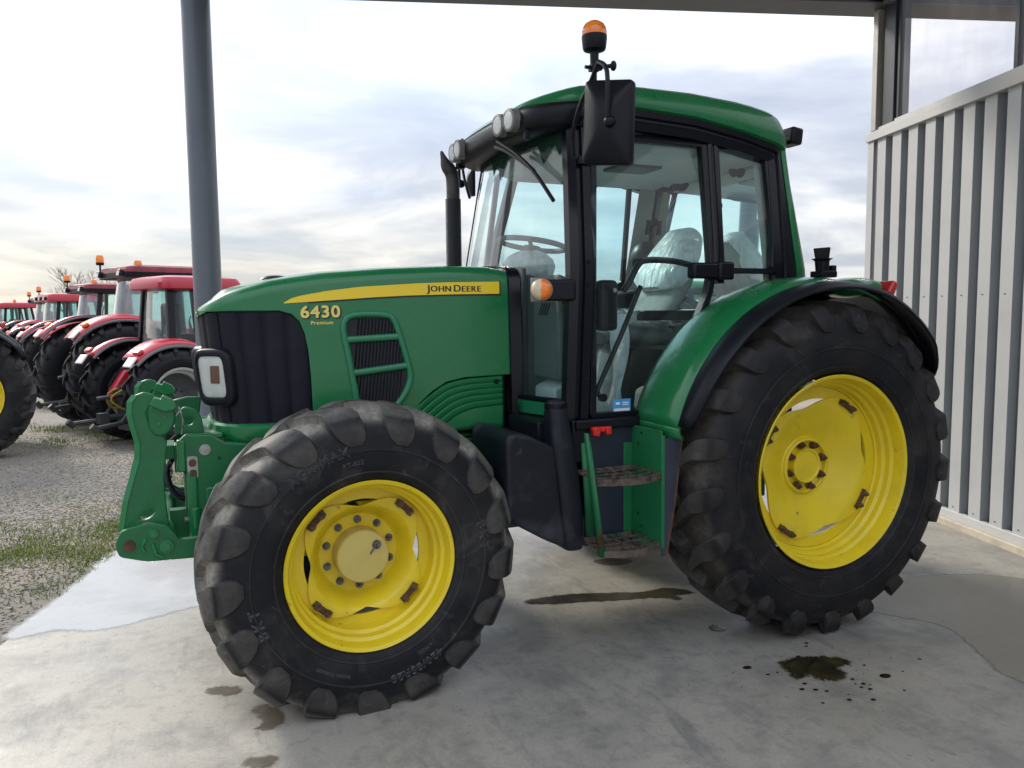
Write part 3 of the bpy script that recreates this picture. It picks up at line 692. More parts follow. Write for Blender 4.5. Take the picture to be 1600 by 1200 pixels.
# lower side panel with swept grooves
def lower_panel(sg):
    B = cr([(-2.07, 1.225), (-2.01, 1.281), (-1.93, 1.343), (-1.853, 1.387), (-1.75, 1.408), (-1.64, 1.413), (-1.537, 1.417)], 5)
    rows = []; k = 0.0
    prof = []
    for g in range(5):
        for q, dd in ((0, 0.006), (.16, 0.0), (.62, .001), (.82, .004), (.93, .015), (1.0, .015)): prof.append((g+q, dd))
    prof += [(5.12, .0), (5.6, .0)]
    P = []
    for i, (bx, bz) in enumerate(B):
        col = []
        for g, dd in prof:
            z = bz-.031*g; x = bx+.016*g*(1 if bx < -1.85 else max(0, (-1.537-bx)/.313))
            col.append((x, z, dd))
        zl = col[-1][1]
        for q in (.35, .7, 1.0): col.append((col[-1][0] if q == 0 else bx+.09*(1 if bx < -1.85 else max(0, (-1.537-bx)/.313)), zl+(min(1.140, zl-.01)-zl)*q, 0))
        P.append([(x, (-.400+dd)*sg, z) for x, z, dd in col])
    mb = MB(); mb.grid(P); part('lower_side_panel', mb, GREEN, T, 25, solid=.004)
    mb = MB(); hexbolt(mb, (-1.575, -.402*sg, 1.388), .011, .008, sg); part('panel_fastener', mb, BLACK, T)
lower_panel(1); lower_panel(-1)
# engine frame behind the front wheel
mb = MB(); mb.box(-2.60, -1.46, -.335, .335, .80, 1.122); mb.box(-2.6, -1.5, -.36, .36, 1.095, 1.115); mb.box(-1.75, -1.47, -.36, .36, .86, 1.09)
fr_ = part('engine_frame', mb, GREEN_CAST, T, 30, .008)
mb = MB()
for x, z, r in ((-1.60, 1.07, .012), (-1.575, 1.05, .010), (-1.565, 1.02, .012), (-1.58, 1.00, .010), (-1.60, .975, .012)): mb.cyl((x, -.359, z), (x, -.366, z), r, n=12)
part('frame_hole', mb, DECAL_K, fr_)
mb = MB(); hexbolt(mb, (-1.57, -.36, .935), .02, .014); part('frame_bolt', mb, GREEN, fr_)
# engine bay filler, transmission, axles
mb = MB(); mb.box(-2.5, -1.5, -.34, .34, 1.12, 1.80); part('engine', mb, BLACK, T)
mb = MB(); mb.box(-1.5, .35, -.30, .30, .55, 1.10); mb.cyl((0, -.95, RZ), (0, .95, RZ), .13, n=20); mb.tube([(0, -.62, RZ), (0, -.3, RZ)], [.16, .24], 20); mb.tube([(0, .62, RZ), (0, .3, RZ)], [.16, .24], 20)
part('transmission', mb, GREEN_CAST, T, 30, .01)
mb = MB(); mb.tube([(-2.4, -.70, FZ), (-2.4, -.45, FZ), (-2.4, -.15, .60), (-2.4, .15, .60), (-2.4, .45, FZ), (-2.4, .70, FZ)], [.12, .085, .11, .11, .085, .12], 16); mb.tube([(-2.23, -.6, FZ), (-2.23, .6, FZ)], .022, 8)
part('front_axle', mb, GREEN_CAST, T)

# rubber seal between bonnet and cab
mb = MB(); P = []
for i in range(13): 
    z = 1.12+(1.92-1.12)*i/12; P.append((-.405-.006+.045*max(0, z-1.35), z))
arch = P+[(-.36, 1.965), (-.32, 1.992), (-.2, 2.010), (0, 2.016), (.2, 2.010), (.32, 1.992), (.36, 1.965)]+[(-y, z) for y, z in P[::-1]]
mb.grid([[(-1.492, y*.99, z-.004), (-1.49, y*1.012, z+.003), (-1.435, y*1.05, z+.004), (-1.42, y*.99, z-.004)] for y, z in arch]); part('cowl_seal', mb, BLACK_TRIM, T, 50, solid=.006)
# ------------------------------------------------------------------ cab
def yc(z): return interp(z, [1.0, 1.25, 1.95, 2.68, 2.8], [.77, .795, .79, .625, .60])
def ring(mb, outer, inset, yo, yi, fy=yc, sg=-1):
    """flat frame in the leaning side wall: outer polygon (x, z), constant inset, between offsets yo (outside) and yi"""
    O = np.array(outer, float); n = len(O); I = []
    area = sum(O[i][0]*O[(i+1) % n][1]-O[(i+1) % n][0]*O[i][1] for i in range(n))
    for i in range(n):
        a, b, c = O[i-1], O[i], O[(i+1) % n]
        def nr(p, q):
            t = q-p; t /= np.linalg.norm(t); return np.array([-t[1], t[0]])*(1 if area > 0 else -1)
        n1, n2 = nr(a, b), nr(b, c); k = 1+n1@n2
        I.append(b+(n1+n2)*inset/max(k, .3))
    f = lambda p, o: (p[0], sg*(fy(p[1])+o), p[1])
    P = [[f(O[i], yi), f(O[i], yo-.004), f(O[i]+(I[i]-O[i])*.12, yo), f(I[i]-(I[i]-O[i])*.12, yo), f(I[i], yo-.004), f(I[i], yi)] for i in list(range(n))+[0]]
    mb.grid(P, True); return [tuple(p) for p in I]
def roundpoly(P, r, n=4):
    P = [np.array(p, float) for p in P]; out = []
    for i in range(len(P)):
        a, b, c = P[i-1], P[i], P[(i+1) % len(P)]
        d1, d2 = a-b, c-b; l1, l2 = np.linalg.norm(d1), np.linalg.norm(d2); rr = min(r, l1*.45, l2*.45)
        p1, p2 = b+d1/l1*rr, b+d2/l2*rr
        for t in np.linspace(0, 1, n+1): out.append(tuple((1-t)**2*p1+2*t*(1-t)*b+t*t*p2))
    return out
def pane(mb, poly, off, sg=-1, fy=yc, n=10):
    """glass filling a convex polygon in the leaning side wall, as horizontal strips"""
    P = np.array(poly); z0, z1 = P[:, 1].min(), P[:, 1].max(); rows = []
    for z in np.linspace(z0+1e-4, z1-1e-4, n):
        xs = []
        for i in range(len(P)):
            a, b = P[i], P[(i+1) % len(P)]
            if (a[1]-z)*(b[1]-z) <= 0 and abs(a[1]-b[1]) > 1e-9: xs.append(a[0]+(b[0]-a[0])*(z-a[1])/(b[1]-a[1]))
        if len(xs) >= 2: rows.append([(min(xs), sg*(fy(z)+off), z), (max(xs), sg*(fy(z)+off), z)])
    mb.grid(rows)
def xf(z): return interp(z, [1.2, 1.95, 2.68], [-1.305, -1.272, -1.205])
# front posts
for sg in (-1,):
    mb = MB(); P = []
    for z in (1.10, 1.3, 1.6, 1.95, 2.2, 2.45, 2.70):
        x, y = xf(z), yc(z); P.append([(x-.065, sg*(y-.045), z), (x-.062, sg*(y+.004), z), (x-.018, sg*(y+.016), z), (x-.012, sg*(y+.004), z), (x+.010, sg*(y+.004), z), (x+.014, sg*(y+.022), z), (x+.058, sg*(y+.022), z), (x+.064, sg*(y+.010), z), (x+.064, sg*(y-.05), z)])
    mb.grid(P, True); po = part('front_post', mb, BLACK_TRIM, T, 30)
    if sg < 0:
        for z in (1.42, 1.89, 2.0):
            b = MB(); b.cyl((xf(z)+.036, -(yc(z)+.020), z), (xf(z)+.036, -(yc(z)+.028), z), .012, n=12); part('post_bolt', b, BLACK, po)
        b = MB(); z = 2.51; b.box(xf(z)-.012, xf(z)+.062, -(yc(z)+.040), -(yc(z)+.012), z-.012, z+.03); part('hinge', b, BLACK_ROUGH, po, 30, .004)
mb = MB(); P = []
for z in (1.10, 1.6, 1.95, 2.3, 2.70):
    x, y = interp(z, [1.1, 2.13, 2.76], [-1.16, -1.13, -1.0]), yc(z); P.append([(x-.028, y-.05, z), (x-.028, y+.012, z), (x+.028, y+.012, z), (x+.028, y-.05, z)])
mb.grid(P, True); part('front_post', mb, BLACK_TRIM, T, 30)
# door
def door(sg):
    d = empty('door', T)
    outer = roundpoly([(-1.238, 1.205), (-.875, 1.205), (-.775, 1.290), (-.60, 1.575), (-.478, 1.845), (-.452, 1.99), (-.405, 2.685), (-1.140, 2.685)], .05)
    mb = MB(); I = ring(mb, outer, .038, .020, -.030, sg=sg); part('door_frame', mb, BLACK_TRIM, d, 35)
    mb = MB(); pane(mb, [(x, z) for x, z in roundpoly([(-1.216, 1.228), (-.885, 1.228), (-.795, 1.305), (-.622, 1.59), (-.50, 1.855), (-.474, 1.99), (-.43, 2.662), (-1.160, 2.662)], .05)], -.004, sg); part('door_glass', mb, GLASS, d, 0)
    s = lambda x, z, o: (x, sg*(yc(z)+o), z)
    # outside handle block and catch
    mb = MB(); mb.box(-.625, -.375, *sorted((sg*(yc(1.965)-.02), sg*(yc(1.965)+.052))), 1.925, 2.008); mb.box(-.470, -.37, *sorted((sg*(yc(1.965)+.0), sg*(yc(1.965)+.066))), 1.918, 2.015); part('door_handle', mb, BLACK_TRIM, d, 30, .014, 3)
    # inside grab bar and opening lever
    mb = MB(); mb.tube(cr([s(-.56, 2.0, -.06), s(-.68, 2.02, -.05), s(-.84, 2.022, -.05), s(-.90, 1.995, -.05), s(-.965, 1.90, -.05), s(-1.0, 1.86, -.05)], 4), .017, 8); part('grab_bar', mb, BLACK, d)
    mb = MB(); mb.tube(cr([s(-.905, 1.885, -.03), s(-1.03, 1.62, -.03), s(-1.14, 1.405, -.03), s(-1.165, 1.345, -.03), s(-1.14, 1.315, -.03)], 4), .0135, 8); mb.cyl(s(-1.142, 1.315, -.03), s(-1.142, 1.315, -.004), .022, n=12); part('opening_lever', mb, BLACK, d)
    mb = MB(); mb.box(-1.155, -1.045, *sorted((sg*(yc(1.75)-.09), sg*(yc(1.75)-.012))), 1.655, 1.915); part('door_latch', mb, BLACK, d, 30, .025, 3)
    mb = MB(); mb.cyl(s(-1.075, 1.862, -.012), s(-1.075, 1.862, -.002), .011, n=12); part('latch_pin', mb, STEEL, d)
    mb = MB(); mb.cyl(s(-1.05, 1.845, -.05), s(-.90, 1.865, -.06), .012, n=8); part('latch_rod', mb, STEEL, d)
    if sg < 0:
        mb = MB(); mb.grid([[s(-1.092, 1.235, .0005), s(-1.092, 1.305, .0005)], [s(-.985, 1.235, .0005), s(-.985, 1.305, .0005)]]); st = part('window_sticker', mb, STICKER, d, 0)
        mb = MB()
        for x0, x1, z0, z1 in ((-1.086, -.991, 1.240, 1.256), (-1.075, -1.05, 1.276, 1.288), (-1.035, -.998, 1.282, 1.288), (-1.035, -.998, 1.272, 1.277)): mb.grid([[s(x0, z0, .0012), s(x0, z1, .0012)], [s(x1, z0, .0012), s(x1, z1, .0012)]])
        part('sticker_print', mb, WHITE, d, 0)
door(-1)
# right side: one long fixed window
mb = MB(); rp = roundpoly([(-1.238, 1.60), (-.06, 1.95), (-.10, 2.685), (-1.140, 2.685)], .05); ring(mb, rp, .03, .014, -.02, sg=1); rw = part('right_window_frame', mb, BLACK_TRIM, T, 35)
mb = MB(); pane(mb, rp, -.004, 1); part('right_window_glass', mb, GLASS, rw, 0)
mb = MB(); mb.grid([[(-1.30, .80, 1.1), (-1.30, .80, 1.62)], [(-.05, .80, 1.1), (-.05, .80, 1.97)]]); part('right_side_panel', mb, BLACK, T, 0, solid=.02)
# B post, quarter window
for sg in (-1,):
    mb = MB(); P = []
    for z in (1.9, 2.1, 2.4, 2.70):
        y = yc(z); x0 = interp(z, [1.9, 2.7], [-.475, -.405]); x1 = x0+.062
        P.append([(x0, sg*(y-.05), z), (x0, sg*(y+.024), z), (x0+.012, sg*(y+.030), z), (x0+.024, sg*(y+.030), z), (x0+.028, sg*(y+.022), z), (x0+.036, sg*(y+.022), z), (x0+.040, sg*(y+.028), z), (x1, sg*(y+.026), z), (x1, sg*(y-.05), z)])
    mb.grid(P, True); part('middle_post', mb, BLACK_TRIM, T, 30)
    q = roundpoly([(-.425, 1.955), (-.045, 1.955), (-.005, 2.15), (.02, 2.675), (-.352, 2.675)], .04)
    mb = MB(); ring(mb, q, .030, .016, -.03, sg=sg); qw = part('quarter_window_frame', mb, BLACK_TRIM, T, 35)
    mb = MB(); pane(mb, roundpoly([(-.41, 1.97), (-.06, 1.97), (-.02, 2.15), (.005, 2.66), (-.34, 2.66)], .04), -.004, sg); part('quarter_window_glass', mb, GLASS, qw, 0)
    mb = MB(); mb.cyl((-.36, sg*(yc(2.33)-.0), 2.33), (-.36, sg*(yc(2.33)-.05), 2.33), .018, n=10); mb.cyl((-.36, sg*(yc(2.33)-.03), 2.33), (-.33, sg*(yc(2.33)-.045), 2.33), .02, n=10); part('window_catch', mb, BLACK, qw)
# rear corner posts: black front part, green shell behind
for sg in (-1, 1):
    mb = MB(); P = []
    for z in np.linspace(1.90, 2.72, 8):
        y = yc(z); x0 = interp(z, [1.9, 2.72], [-.055, .015]); x1 = interp(z, [1.9, 2.72], [.105, .115])
        P.append([(x0, sg*(y-.03), z), (x0, sg*(y+.018), z), (x0+.045, sg*(y+.022), z), (x0+.052, sg*(y+.012), z), (x0+.062, sg*(y+.012), z), (x0+.07, sg*(y+.026), z), (x1-.02, sg*(y+.024), z), (x1, sg*(y+.004), z), (x1, sg*(y-.07), z)])
    mb.grid(P, True); part('rear_post', mb, BLACK_TRIM, T, 30)
    mb = MB(); P = []
    for z in np.linspace(1.88, 2.74, 9):
        y = yc(z)+.012; x0 = interp(z, [1.88, 2.74], [.108, .118]); x1 = interp(z, [1.88, 2.4, 2.74], [.205, .185, .165])
        P.append([(x0, sg*(y-.06), z), (x0, sg*(y), z), (x0+.03, sg*(y+.004), z), (x1-.02, sg*(y-.012), z), (x1, sg*(y-.045), z), (x1, sg*(y-.10), z)])
    mb.grid(P, True); part('rear_corner_shell', mb, GREEN, T, 40)
    mb = MB(); P = []
    for z in np.linspace(1.90, 2.66, 8):       # pale trim inside the post
        y = yc(z)-.045; b = interp(z, [1.9, 2.05, 2.3, 2.66], [.16, .07, .045, .06]); P.append([(-.085+.05*(z-1.9), sg*(y), z), (-.06+.05*(z-1.9), sg*(y-.03), z), (.05, sg*(y-b), z), (.06, sg*y, z)])
    mb.grid(P, True); part('post_trim', mb, BEIGE, T, 40)
# windscreen, curved in plan
def ws(y, z):
    a = abs(y); k = a/yc(z)
    return interp(z, [1.2, 1.95, 2.68], [-1.475, -1.44, -1.345])+(interp(z, [1.2, 1.95, 2.68], [.125, .125, .105]))*k**2.6
mb = MB(); mb.grid([[(ws(y*yc(z)*.965, z), y*yc(z)*.965, z) for y in np.linspace(-1, 1, 21)] for z in np.linspace(2.0, 2.69, 9)])
wsn = part('windscreen', mb, GLASS_D, T, 60)
for sg in (-1, 1):
    mb = MB(); mb.grid([[(ws(y, z), sg*y, z) for y in np.linspace(.405, yc(z)*.965, 6)] for z in np.linspace(1.312, 2.0, 8)]); part('lower_windscreen', mb, GLASS, wsn, 60)
    mb = MB(); mb.tube([(ws(y, 1.305)-.004, sg*y, 1.305) for y in np.linspace(.40, .77, 5)], .014, 6); part('windscreen_seal', mb, BLACK_TRIM, wsn)
    mb = MB(); mb.grid([[(ws(y, z)+o, sg*y, z) for z, o in ((1.222, .0), (1.226, -.012), (1.285, -.018), (1.292, -.006))] for y in np.linspace(.42, .775, 6)]); part('cab_front_sill', mb, GREEN_LIGHT, T, 40, solid=.004)
for sg in (-1, 1): mb = MB(); mb.tube([(ws(sg*yc(z)*.962, z)+.004, sg*yc(z)*.965, z) for z in np.linspace(1.30, 2.68, 10)], .012, 6); part('screen_edge', mb, BLACK_TRIM, wsn)
# roof
def rloop(inset, zf, x0=-1.415, x1=.200, hw=.690, rf=.26, rb=.17, n=7, bow=.045):
    x0 += inset; x1 -= inset; hw -= inset; rf = max(rf-inset*.5, .04); rb = max(rb-inset*.5, .04); pts = []
    for cx, cy, r, a0 in ((x0+rf, -hw+rf, rf, 180), (x1-rb, -hw+rb, rb, 270), (x1-rb, hw-rb, rb, 0), (x0+rf, hw-rf, rf, 90)):
        for i in range(n): 
            a = math.radians(a0+90*i/(n-1)); pts.append((cx+r*math.cos(a), cy+r*math.sin(a)))
        if a0 == 180: pts += [(x, -hw) for x in np.linspace(x0+rf, x1-rb, 12)[1:-1]]
        if a0 == 0: pts += [(x, hw) for x in np.linspace(x1-rb, x0+rf, 12)[1:-1]]
        if a0 == 90: pts += [(x0, y) for y in np.linspace(hw-rf, -hw+rf, 9)[1:-1]]
    return [(x-bow*(1-(y/hw)**2)*max(0, (-.9-x)/.5), y, zf(x)) for x, y in pts]
ze = lambda x: interp(x, [-1.46, -1.3, -1.1, -.9, -.5, -.2, .05, .2], [2.800, 2.805, 2.815, 2.812, 2.795, 2.752, 2.70, 2.66])
zt = lambda x: interp(x, [-1.46, -1.35, -1.2, -.9, -.5, -.15, .05, .13, .2], [2.835, 2.868, 2.908, 2.936, 2.938, 2.918, 2.884, 2.846, 2.78])
mix = lambda q: (lambda x: ze(x)+(zt(x)-ze(x))*q)
roof = empty('cab_roof', T)
mb = MB(); L_ = [rloop(.02, mix(-.06)), rloop(0, mix(0)), rloop(-.006, mix(.25)), rloop(.004, mix(.55)), rloop(.022, mix(.8)), rloop(.055, mix(.95)), rloop(.11, mix(1.0)), rloop(.22, lambda x: zt(x)+.012), rloop(.40, lambda x: zt(x)+.02), rloop(.55, lambda x: zt(x)+.022)]
mb.grid(L_, True); n0 = len(L_[0]); mb.f.append(tuple((len(L_)-1)*n0+i for i in range(n0))); mb.mi.append(0); part('roof_shell', mb, GREEN, roof, 45)
mb = MB(); L_ = [rloop(.10, lambda x: ze(x)-.115), rloop(.03, lambda x: ze(x)-.112), rloop(.022, lambda x: ze(x)-.07), rloop(.030, lambda x: ze(x)-.062), rloop(.030, lambda x: ze(x)-.05), rloop(.018, lambda x: ze(x)-.04), rloop(.016, lambda x: ze(x)-.006), rloop(.05, lambda x: ze(x)-.003)]
mb.grid(L_, True); part('roof_gutter', mb, BLACK_TRIM, roof, 40)
# black visor round the front with the lamps
full = rloop(0, ze); idx = [i for i, p in enumerate(full) if p[0] < -1.06]
k0 = next(i for i in range(len(full)) if full[i][0] < -1.06 and full[i][1] > 0)
order = [i for i in range(k0, len(full)) if full[i][0] < -1.06]+[i for i in range(0, k0) if full[i][0] < -1.06 and full[i][1] < 0.0 or (i < k0 and full[i][0] < -1.06)]
def vis(ins, dz):
    lp = rloop(ins, ze); out = []
    for i in order:
        x, y, z = lp[i]; f = min(1, max(.12, (-1.06-full[i][0])/.22)); out.append((x, y, z+dz*(f if dz < 0 else 1)))
    return out
mb = MB(); mb.grid([vis(.004, .006), vis(-.010, .0), vis(-.020, -.02), vis(-.022, -.070), vis(-.008, -.108), vis(.03, -.130), vis(.12, -.135), vis(.2, -.12)]); part('roof_visor', mb, BLACK, roof, 50)
for y, ax in ((-.425, -.08), (-.295, -.05), (.36, .25), (.475, .35)):
    xx = -1.415-.045*(1-(y/.69)**2)-.028; c = Vector((xx, y, 2.752)); dr = Vector((-1, -.14 if y < 0 else -.05, -.06)).normalized()
    lp = empty('work_light', roof)
    mb = MB(); mb.tube([c-dr*.06, c-dr*.03, c+dr*.016, c+dr*.024], [.046, .056, .058, .054], 22, False); mb.tube([c-dr*.062, c-dr*.06], [.001, .046], 22, False); mb.obox(tuple(c-dr*.02+Vector((0, .055, 0))), (.05, .02, .05)); lb = part('lamp_housing', mb, BLACK_ROUGH, roof, 40)
    D.objects.remove(lp); lb.name = 'work_light'
    mb = MB(); mb.tube([c-dr*.02, c+dr*.032], [.0585, .058], 22, False); mb.tube([c+dr*.032, c+dr*.036], [.058, .046], 22, False); lb2 = mb
    part('work_light_rim', mb, D.materials.get('lamp_ring') or mat('lamp_ring', (.17, .165, .16), .5), roof, 40)
    mb = MB(); mb.tube([c+dr*.026, c+dr*.034, c+dr*.0365], [.046, .0455, .028], 20, True); part('work_light_glass', mb, LAMPGLASS, roof, 40)
# visor hooks and lower trim, dark scalloped shade band at the top of the screen
mb = MB(); P = []
for i in range(97):
    y = -.62+1.24*i/96; sc = .045+max(0, .085-abs(abs(y+.585)-.0)*1.4, .115-abs(y+.475)*1.5, .13-abs(y-.0)*1.6, .085-abs(y-.115)*1.5, .10-abs(y-.55)*1.4)
    P.append([(ws(y, 2.68)-.004, y, 2.685), (ws(y, 2.68-sc)-.004, y, 2.685-sc)])
mb.grid(P); part('screen_shade_band', mb, glass_mat('dark_green_shade_band', (0.03, 0.075, 0.055), 0.5, 0.75, (0.028, 0.070, 0.050)), wsn, 0)
mb = MB(); mb.obox((-1.43, -.50, 2.665), (.03, .03, .05)); part('visor_clip', mb, BLACK, roof, 30, .005); mb = MB(); mb.obox((-1.42, .54, 2.69), (.05, .05, .04)); part('visor_clip', mb, BLACK, roof, 30, .005)
# wiper
wp = empty('windscreen_wiper', T)
mb = MB(); mb.tube(cr([(-1.47, -.17, 2.665), (-1.465, -.28, 2.63), (-1.445, -.45, 2.545), (-1.425, -.58, 2.47)], 5), [.012]*15+[.009], 6); mb.tube(cr([(-1.455, -.27, 2.66), (-1.452, -.40, 2.60), (-1.435, -.53, 2.50)], 4), .006, 6); part('wiper_arm', mb, BLACK, wp)
mb = MB(); mb.tube(cr([(-1.470, -.20, 2.69), (-1.458, -.42, 2.585), (-1.435, -.60, 2.46), (-1.40, -.745, 2.30)], 5), .0105, 6); part('wiper_blade', mb, BLACK, wp)
# mirrors
def mirror(sg):
    m = empty('mirror', T)
    rz = math.radians(40)*(-sg) if sg < 0 else math.radians(-8); k_ = 1.0 if sg < 0 else .5
    c = Vector((-1.245, sg*1.01, 2.630)) if sg < 0 else Vector((-1.20, .93, 2.66))
    R = Matrix.Translation(c) @ Matrix.Rotation(rz, 4, 'Z') @ Matrix.Rotation(math.radians(3), 4, 'X')
    mb = MB(); rows = []
    for d, w, h in ((.030, .118, .192), (.022, .126, .200), (.0, .126, .200), (-.018, .112, .182), (-.052, .058, .100), (-.064, .03, .05)):
        pts = roundpoly([(-w, -h), (w*.98, -h*.93), (w, h*1.0), (-w*.92, h*.93)], .028, 5); rows.append([tuple(R @ Vector((d*k_, p*k_, q*k_))) for p, q in pts])
    mb.grid(rows, True); n = len(rows[0]); mb.f.append(tuple((len(rows)-1)*n+i for i in range(n))); mb.mi.append(0); part('mirror_shell', mb, BLACK, m, 40)
    mb = MB(); mb.add([tuple(R @ Vector((.031*k_, p*k_, q*k_))) for p, q in roundpoly([(-.116, -.19), (.114, -.18), (.116, .19), (-.108, .18)], .03, 5)], [tuple(range(24))]); part('mirror_glass', mb, CHROME, m, 0)
    b = R @ Vector((-.066, -.03*(1 if sg < 0 else -1), -.01))
    mb = MB(); mb.ball(tuple(b), .028); mb.tube(cr([tuple(b+Vector((-.012, 0, .0))), tuple(b+Vector((-.014, .0, .22))), (b.x+.01, sg*.955, b.z+.30)], 5), .011, 8)
    mb.tube(cr([(b.x+.01, sg*.955, b.z+.30), (-1.275, sg*.90, 2.85), (-1.30, sg*.83, 2.74), (-1.305, sg*.775, 2.64), (-1.285, sg*.74, 2.52)], 5), .0095, 8); part('mirror_arm', mb, BLACK, m, 40)
    mb = MB(); mb.cyl((b.x+.01, sg*.955, b.z+.275), (b.x+.06, sg*.985, b.z+.278), .010, n=8); mb.ball((b.x+.07, sg*.99, b.z+.278), (.016, .016, .024), 8, 6); part('clamp_knob', mb, BLACK, m, 40)
mirror(-1); mirror(1)
# beacon on its pole
be = empty('beacon', T)
bx, by = -1.235, -.86
mb = MB(); mb.tube([(bx-.01, by+.10, 2.72), (bx, by, 2.83), (bx, by, 2.955)], .013, 8); mb.tube([(bx, by, 2.935), (bx, by, 3.00)], [.020, .022], 12); mb.obox((bx, by, 2.92), (.045, .04, .03)); mb.cyl((bx-.05, by, 2.92), (bx+.04, by, 2.92), .009, n=8); part('beacon_pole', mb, BLACK, be)
mb = MB(); mb.tube([(bx, by, 2.995), (bx, by, 3.002), (bx, by, 3.010), (bx, by, 3.055), (bx, by, 3.068)], [.03, .052, .056, .061, .061], 24); part('beacon_base', mb, BLACK, be, 40)
mb = MB(); mb.tube([(bx, by, 3.066), (bx, by, 3.085), (bx, by, 3.105), (bx, by, 3.122), (bx, by, 3.135), (bx, by, 3.139)], [.059, .060, .056, .046, .026, .004], 24); part('beacon_lens', mb, AMBER, be, 60)
# exhaust
ex = empty('exhaust', T)
exx, exy = -1.445, .62
mb = MB(); mb.tube([(exx, exy, 1.6), (exx, exy, 2.49)], .050, 20); part('heat_shield', mb, mat('perforated_heat_shield', (0.014, 0.014, 0.018), 0.45, bump=0.6, bscale=260), ex)
mb = MB(); mb.tube(cr([(exx, exy, 2.45), (exx, exy, 2.60), (exx-.012, exy, 2.66), (exx-.045, exy, 2.71), (exx-.075, exy, 2.79)], 5), [.043]*14+[.040, .036, .030, .022, .016, .012, .006], 18); part('exhaust_pipe', mb, mat('sooty_steel', (0.085, 0.078, 0.08), 0.55, 0.3, base2=(0.03, 0.025, 0.025), nscale=12), ex, 40)
# turn signal
ts = empty('turn_signal', T)
mb = MB(); mb.obox((-1.385, -.772, 1.862), (.16, .06, .105), rz=math.radians(-22)); part('signal_arm', mb, BLACK, ts, 30, .012)
TM = Matrix.Translation((-1.468, -.748, 1.864)) @ Matrix.Rotation(math.radians(-30), 4, 'Z')
mb = MB(); mb.tube([(0, .02, 0), (0, -.03, 0)], [.055, .056], 24); mb.move(TM); mb.obox((-1.478, -.70, 1.864), (.05, .06, .12), rz=math.radians(-30)); part('signal_body', mb, mat('grey_lamp_body', (0.22, 0.21, 0.21), 0.5), ts, 40, .006)
for nm, m_, s_ in (('signal_amber', AMBER, 1), ('signal_clear', CLEARLENS, -1)):
    mb = MB(); P = []
    for d, r in ((-.030, .052), (-.044, .046), (-.054, .030), (-.057, .002)): P.append([(s_*r*math.sin(a), d, r*math.cos(a)) for a in np.linspace(0, PI, 12)])
    mb.grid(P); mb.move(TM); part(nm, mb, m_, ts, 60)
# cab floor, firewall, inside
mb = MB(); mb.box(-1.44, .15, -.74, .74, 1.02, 1.20); mb.box(-1.33, -.90, -.845, -.74, 1.165, 1.215); mb.box(-1.52, -1.40, -.80, -.42, 1.10, 1.215); mb.box(-1.345, -1.25, -.83, -.74, 1.0, 1.215); part('cab_floor', mb, BLACK, T, 30, .008)
mb = MB(); mb.box(-1.425, -1.40, -.41, .41, 1.2, 1.99); part('firewall', mb, GREYTRIM, T)
mb = MB(); mb.prism([(-1.40, 1.2), (-1.10, 1.2), (-1.06, 1.45), (-1.18, 1.72), (-1.24, 1.93), (-1.40, 1.96)], -.40, -.18); mb.prism([(-1.40, 1.2), (-1.16, 1.2), (-1.2, 1.93), (-1.40, 1.96)], -.18, .40); mb.prism([(-1.36, 1.40), (-1.30, 1.40), (-1.28, 1.92), (-1.36, 1.95)], -.715, -.40); con = part('front_console', mb, GREYTRIM, T, 30, .02)
mb = MB()
for k in range(4): mb.tube([(-1.362, -.62+.03*k, 1.80), (-1.362, -.58+.03*k, 1.74)], .006, 4)
part('console_louvre', mb, BLACK, con)
mb = MB(); mb.prism([(-1.36, 1.2), (-.95, 1.2), (-1.22, 1.42), (-1.36, 1.36)], -.66, -.42); mb.box(-1.2, -.9, -.6, -.3, 1.2, 1.23); part('foot_pedal', mb, LINER, T, 30, .02)
mb = MB(); mb.ball((-1.22, -.03, 2.01), (.13, .27, .11)); mb.ball((-1.15, .17, 1.98), (.12, .16, .10)); part('covered_dashboard', mb, FILM, T, 60)
WHEELGREY = mat('grey_steering_wheel', (.22, .23, .23), .6)
sw = empty('steering_wheel', T, (-1.17, 0, 2.155), (0, math.radians(9), 0))
mb = MB(); mb.tube([(.20*math.cos(a), .20*math.sin(a), 0) for a in np.linspace(0, 2*PI, 37)], .016, 8); part('wheel_rim', mb, WHEELGREY, sw)
mb = MB()
for a in (0.4, 2.2, 4.2): mb.tube([(.03*math.cos(a), .03*math.sin(a), -.03), (.12*math.cos(a), .12*math.sin(a), -.015), (.20*math.cos(a), .20*math.sin(a), 0)], [.02, .012, .014], 6)
mb.tube([(0, 0, -.01), (0, 0, -.05), (-.04, 0, -.35)], [.05, .045, .05], 10); part('wheel_spoke', mb, WHEELGREY, sw)
seat = empty('driver_seat', T)
mb = MB(); P = []
def slab(mb, path, hw, th, n=8):
    rows = []
    for (x, z), h_, t_ in zip(path, hw, th):
        rows.append((x, z, h_, t_))
    for i, (x, z, h_, t_) in enumerate(rows):
        a = rows[max(i-1, 0)]; b = rows[min(i+1, len(rows)-1)]; tx, tz = b[0]-a[0], b[1]-a[1]; l = math.hypot(tx, tz); nx, nz = -tz/l, tx/l
        P_.append([(x+nx*t_*math.sin(q)*.5, h_*(abs(math.cos(q))**.4)*(1 if math.cos(q) > 0 else -1), z+nz*t_*math.sin(q)*.5) for q in np.linspace(0, 2*PI, 20, endpoint=False)])
P_ = []; slab(mb, [(-.80, 1.56), (-.79, 1.60), (-.70, 1.625), (-.45, 1.60), (-.33, 1.60), (-.31, 1.60)], [.20, .24, .26, .26, .25, .2], [.02, .09, .13, .13, .12, .02]); mb.grid(P_, True); part('seat_cushion', mb, GREYTRIM, seat, 60)
